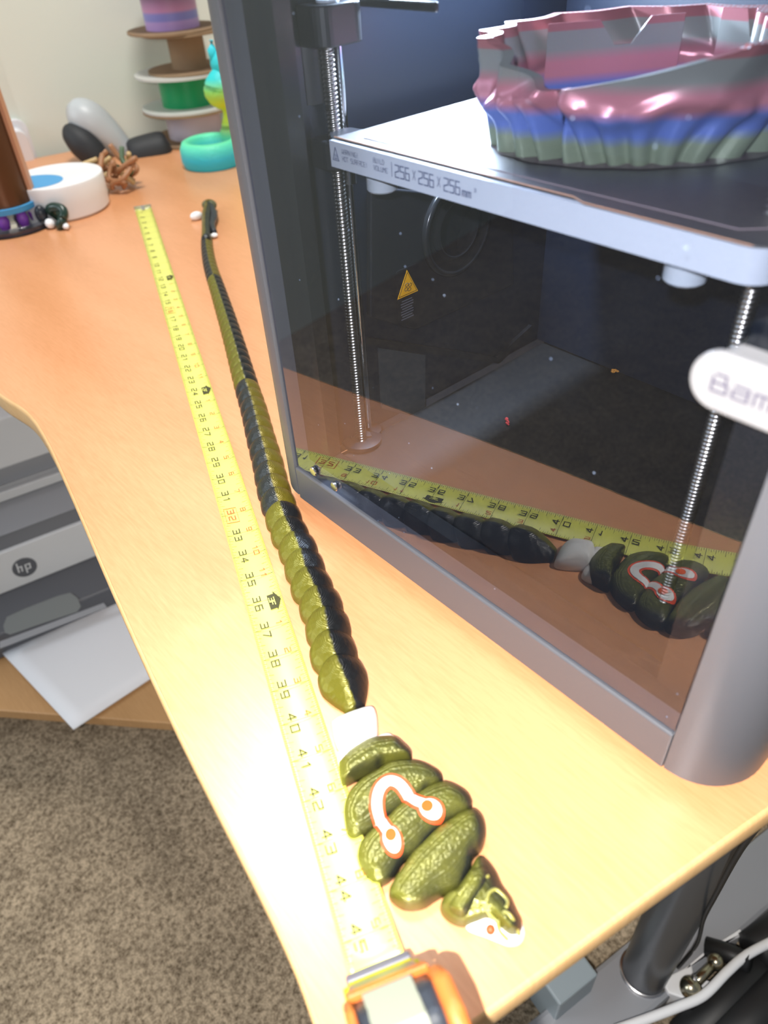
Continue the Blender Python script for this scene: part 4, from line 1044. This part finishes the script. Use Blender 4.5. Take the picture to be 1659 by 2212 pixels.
# ------------------------------------------------------------------ office printer on a low board
HZ_ = -.545
HK = -.37
def sec(u, v, k_=-.381):   # intersection with the upright plane DY = k, returned as (a along DX, z)
    d = ray(u, v); t = (k_ - CAMLOC.dot(DY))/d.dot(DY); p = CAMLOC+d*t; return (p.dot(DX), p.z)
AC = CAMLOC.dot(DX)
def az(v, a_):
    d = ray(0, v); return (a_, CAMLOC.z + (a_-AC)*d.z/d.dot(DX))
prf = {v: az(v, a_) for v, a_ in ((864, -.965), (905, -.935), (1015, -.930), (1050, -.950), (1066, -.925), (1085, -.930), (1160, -.885), (1196, -.872), (1285, -.870), (1372, -.815), (1425, -.813))}
hpb = thing('office_printer', 'white and grey inkjet printer on the low board under the desk', 'printer', dk(prf[1285][0]-.2, -.2, prf[1425][1]))
Mh = T((0, 0, 0), frame(DX, EZ, -DY))         # (a, z, -b)
def slab(name, poly, b0, b1, mt_, par=hpb, bev=.003): return MB().prism(poly, -b1, -b0, Mh).build(name, mt_, par, bevel=bev)
B0, B1 = -.52, .02
a = lambda v: prf[v][0]; z = lambda v: prf[v][1]
xb = a(864)-.30
zt = z(864)+.03
slab('scanner_lid', [(xb, zt-.004), (a(864)-.08, zt-.004), (a(905), z(905)), (a(1015), z(1015)), (a(1015)-.02, z(1015)-.006), (xb, z(1015)-.006)], B0, B1-.12, M['hpwhite'])
slab('scanner_lid_end', [(xb, zt-.006), (a(864)-.08, zt-.006), (a(905)-.004, z(905)), (a(905)-.004, z(1015)+.012), (xb, z(1015)+.012)], B1-.119, B1, M['hpwhite'])
slab('document_slot', [(xb, z(1015)-.007), (a(1015)-.015, z(1015)-.007), (a(1050), z(1050)), (a(1050)-.03, z(1066)-.004), (xb, z(1066)-.004)], B0, B1, M['hpmid'], bev=.002)
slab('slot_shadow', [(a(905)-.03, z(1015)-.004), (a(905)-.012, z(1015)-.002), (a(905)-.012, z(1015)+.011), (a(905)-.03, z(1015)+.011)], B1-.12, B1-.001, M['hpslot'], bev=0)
slab('upper_lip', [(xb, z(1066)-.0045), (a(1066)-.02, z(1066)-.0045), (a(1066), z(1066)), (a(1085)+.002, z(1085)), (a(1085)-.02, z(1085)-.005), (xb, z(1085)-.005)], B0, B1, M['hpwhite'], bev=.002)
slab('control_panel', [(xb, z(1085)-.0055), (a(1085)-.005, z(1085)-.0055), (a(1160), z(1160)), (xb, z(1160))], B0, B1, M['hpmid'], bev=.002)
slab('output_slot', [(xb, z(1160)-.0005), (a(1160)-.004, z(1160)-.0005), (a(1196)-.006, z(1196)+.0005), (xb, z(1196)+.0005)], B0, B1, M['hpdark'], bev=0)
band_ = slab('front_band', [(xb, z(1196)), (a(1196), z(1196)), (a(1285), z(1285)), (xb, z(1285))], B0, B1, M['hpwhite'], bev=.002)
slab('output_tray', [(xb, z(1285)-.0005), (a(1285)-.004, z(1285)-.0005), (a(1372), z(1372)), (a(1425), z(1425)), (xb, z(1425))], B0, B1-.015, M['hpdark'], bev=.004)
# recess, tray lip
def facept(u, v, va, vb):   # point on the sloping face through profile points va, vb (runs along DY)
    p0 = dk(prf[va][0], 0, prf[va][1]); p1 = dk(prf[vb][0], 0, prf[vb][1]); n_ = (p1-p0).cross(DY).normalized()
    d = ray(u, v); t = (p0-CAMLOC).dot(n_)/d.dot(n_); return CAMLOC+d*t, n_
def decal(name, pts, va, vb, mt_, par, th=.0015, off=.0004):
    P_ = []; 
    for u, v in pts:
        p, n_ = facept(u, v, va, vb); 
        if n_.dot(CAMLOC-p) < 0: n_ = -n_
        P_.append((p, n_))
    n__ = len(P_); V = [p+n_*off for p, n_ in P_] + [p+n_*(off+th) for p, n_ in P_]
    Fc = [tuple(range(n__)), tuple(range(n__, 2*n__))] + [(i, (i+1) % n__, n__+(i+1) % n__, n__+i) for i in range(n__)]
    return MB().add(V, Fc).build(name, mt_, par)
S5 = 2.634
def c5(x, y): return (x/S5, 760+y/S5)
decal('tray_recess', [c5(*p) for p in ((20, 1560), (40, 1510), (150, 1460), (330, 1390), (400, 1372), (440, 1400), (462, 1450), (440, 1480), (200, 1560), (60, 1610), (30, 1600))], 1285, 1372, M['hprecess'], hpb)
decal('tray_lip', [c5(*p) for p in ((0, 1650), (300, 1540), (590, 1430), (610, 1455), (300, 1575), (0, 1690))], 1285, 1372, M['hpmid'], hpb)
# round badge
bc, bn = facept(53, 1225, 1196, 1285)
if bn.dot(CAMLOC-bc) < 0: bn = -bn
bx = DY.copy(); by = bn.cross(bx).normalized()
if by.z < 0: by = -by
Mb = T(bc+bn*.0006, frame(bx, by, bx.cross(by)))
if bx.cross(by).dot(bn) < 0: Mb = T(bc+bn*.0006, frame(-bx, by, (-bx).cross(by)))
bd = MB().lathe([(.0185, 0), (.0185, .0008)], 36, Mb).build('badge', M['hpdark'], band_)
mb = MB(); stroke_text('hp', .0125, .0085, bc+bn*.0016-Mb.to_3x3().col[0]*.0105-by*.0045, Mb.to_3x3().col[0], by, mb, wt=.0022, track=.3); mb.build('badge_letters', M['hpwhite'], band_)
# paper sticking out of the tray
pz = z(1425)+.012
pA, pB, pC = onz(155, 1570, pz), onz(18, 1425, pz), onz(330, 1455, pz)
ydir = (pC-pA).normalized(); xdir = (pB-pA).normalized()
pp = [pA, pA+ydir*.21, pA+ydir*.21+xdir*.22, pB+xdir*.02]
mb = MB(); nn_ = 8; V = []; Fc = []
for i in range(nn_+1):
    for j in range(nn_+1):
        s_, t_ = i/nn_, j/nn_; p = (pp[0]*(1-s_)+pp[1]*s_)*(1-t_)+(pp[3]*(1-s_)+pp[2]*s_)*t_
        p.z = pz-.006*(1-t_)**2; V.append(p)
for i in range(nn_):
    for j in range(nn_): Fc.append((i*(nn_+1)+j, (i+1)*(nn_+1)+j, (i+1)*(nn_+1)+j+1, i*(nn_+1)+j+1))
o = mb.add(V, Fc).build('paper_sheet', M['paper'], smooth=True); sm = o.modifiers.new('solid', 'SOLIDIFY'); sm.thickness = .003; sm.offset = -1
tag(o, 'stack of white paper sticking out of the office printer tray', 'paper')
# the board it stands on
bz = z(1425)-.001
f0, f1 = onz(0, 1535, bz), onz(400, 1565, bz)
fd = (f1-f0).normalized(); f0 = f0-fd*.35; f1 = f1+fd*.45
inn = Vector((-fd.y, fd.x, 0)); 
if inn.dot(-DX) < 0: inn = -inn
pts = [f0, f1, f1+inn*.75, f0+inn*.75]
sb = thing('low_board', 'brown wooden board under the office printer, near the carpet', 'shelf', (f0+f1)/2+Vector((0, 0, FZ-bz)))
MB().prism([(p.x, p.y) for p in pts], bz-.02, bz).build('board', M['shelf'], sb, bevel=.002)
for t_ in (.12, .9):
    p = f0.lerp(f1, t_)+inn*.35; q = p+inn*.3
    MB().prism([(p+fd*.009)[:2], (q+fd*.009)[:2], (q-fd*.009)[:2], (p-fd*.009)[:2]], FZ, bz-.0205).build('support', M['shelf'], sb)

# ------------------------------------------------------------------ things on the carpet at lower right
z_ = FZ
cb = [(1330, 2225), (1400, 2200), (1465, 2175), (1520, 2150), (1570, 2100), (1610, 2065), (1665, 2035), (1720, 2010)]
pt = smooth_path([onz(u, v, FZ+.075) for u, v in cb], 6)
o = MB().tube(pt, .0055, 10).build('power_cable', M['cable'], smooth=True); tag(o, 'thick white cable running over the black case by the desk foot', 'cable')
o = MB().tube(smooth_path([onz(u, v, zz) for u, v, zz in ((1665, 1750, -.03), (1600, 1835, -.15), (1548, 1930, -.34), (1520, 1985, -.45), (1505, 2040, -.58), (1465, 2090, -.66))], 6), .0022, 8).build('thin_black_cable', M['black'], smooth=True)
tag(o, 'thin black cable hanging beside the graphite desk leg', 'cable')
# black tripod-like case: three parallel tubes
cs = thing('black_case', 'bundle of black padded tubes on the carpet at the lower right', 'bag', onz(1600, 2190, FZ))
for (u0, v0, u1, v1, r_) in ((1480, 2260, 1700, 2030, .026), (1540, 2290, 1740, 2080, .030), (1610, 2300, 1790, 2120, .030)):
    p0, p1 = onz(u0, v0, FZ+r_+.006), onz(u1, v1, FZ+r_+.006)
    MB().tube([p0, p0.lerp(p1, .02), p0.lerp(p1, .5), p0.lerp(p1, .98), p1], [r_*.7, r_, r_, r_, r_*.7], 20).build('padded_tube', M['black'], cs, smooth=True)
p0, p1 = onz(1625, 2062, FZ+.05), onz(1725, 1990, FZ+.05)
MB().tube([p0, p0.lerp(p1, .05), p0.lerp(p1, .95), p1], [.018, .026, .026, .018], 16).build('padded_tube', M['black'], cs, smooth=True)
MB().tube([onz(1525, 2045, FZ+.05), onz(1575, 2060, FZ+.06), onz(1620, 2080, FZ+.07)], .012, 10).build('strap', M['black'], cs, smooth=True)
# white curved bracket with a bolt
wb = thing('white_bracket', 'white curved plastic bracket with a ball-ended bolt on the carpet', 'bracket', onz(1480, 2100, FZ))
outer = [(1432, 2125), (1445, 2145), (1475, 2156), (1500, 2150), (1540, 2120), (1500, 2110), (1495, 2085), (1530, 2055), (1605, 2020), (1600, 2005), (1545, 2040), (1480, 2090), (1440, 2110)]
P_ = [onz(u, v, FZ+.05) for u, v in outer]
MB().prism([(p.x, p.y) for p in P_], FZ+.001, FZ+.050).build('bracket_plate', M['cable'], wb, bevel=.002)
b0, b1 = onz(1492, 2134, FZ+.068), onz(1546, 2078, FZ+.068)
MB().tube([b0, b1], .006, 12).build('bolt_shaft', M['brass'], wb, smooth=True)
MB().ell(b0, .013, .013, .013).build('bolt_ball', M['brass'], wb, smooth=True); MB().ell(b1, .010, .010, .010).build('bolt_ball', M['brass'], wb, smooth=True)
MB().tube([b0.lerp(b1, .05)+Vector((.012, -.012, -.02)), b0.lerp(b1, .12)+Vector((-.004, .004, .012))], .004, 8).build('bolt_pin', M['nickel'], wb, smooth=True)
# blue-grey block under the desk
p = onz(1235, 2110, FZ+.10)
blk = MB().box(-.03, .025, -.03, .03, FZ+.001, FZ+.10, T((p.x-.01, p.y, 0), frame(DX, DY, EZ))).build('grey_block', M['clamp'], bevel=.003)
tag(blk, 'blue-grey block standing on the carpet beside the desk foot', 'block')
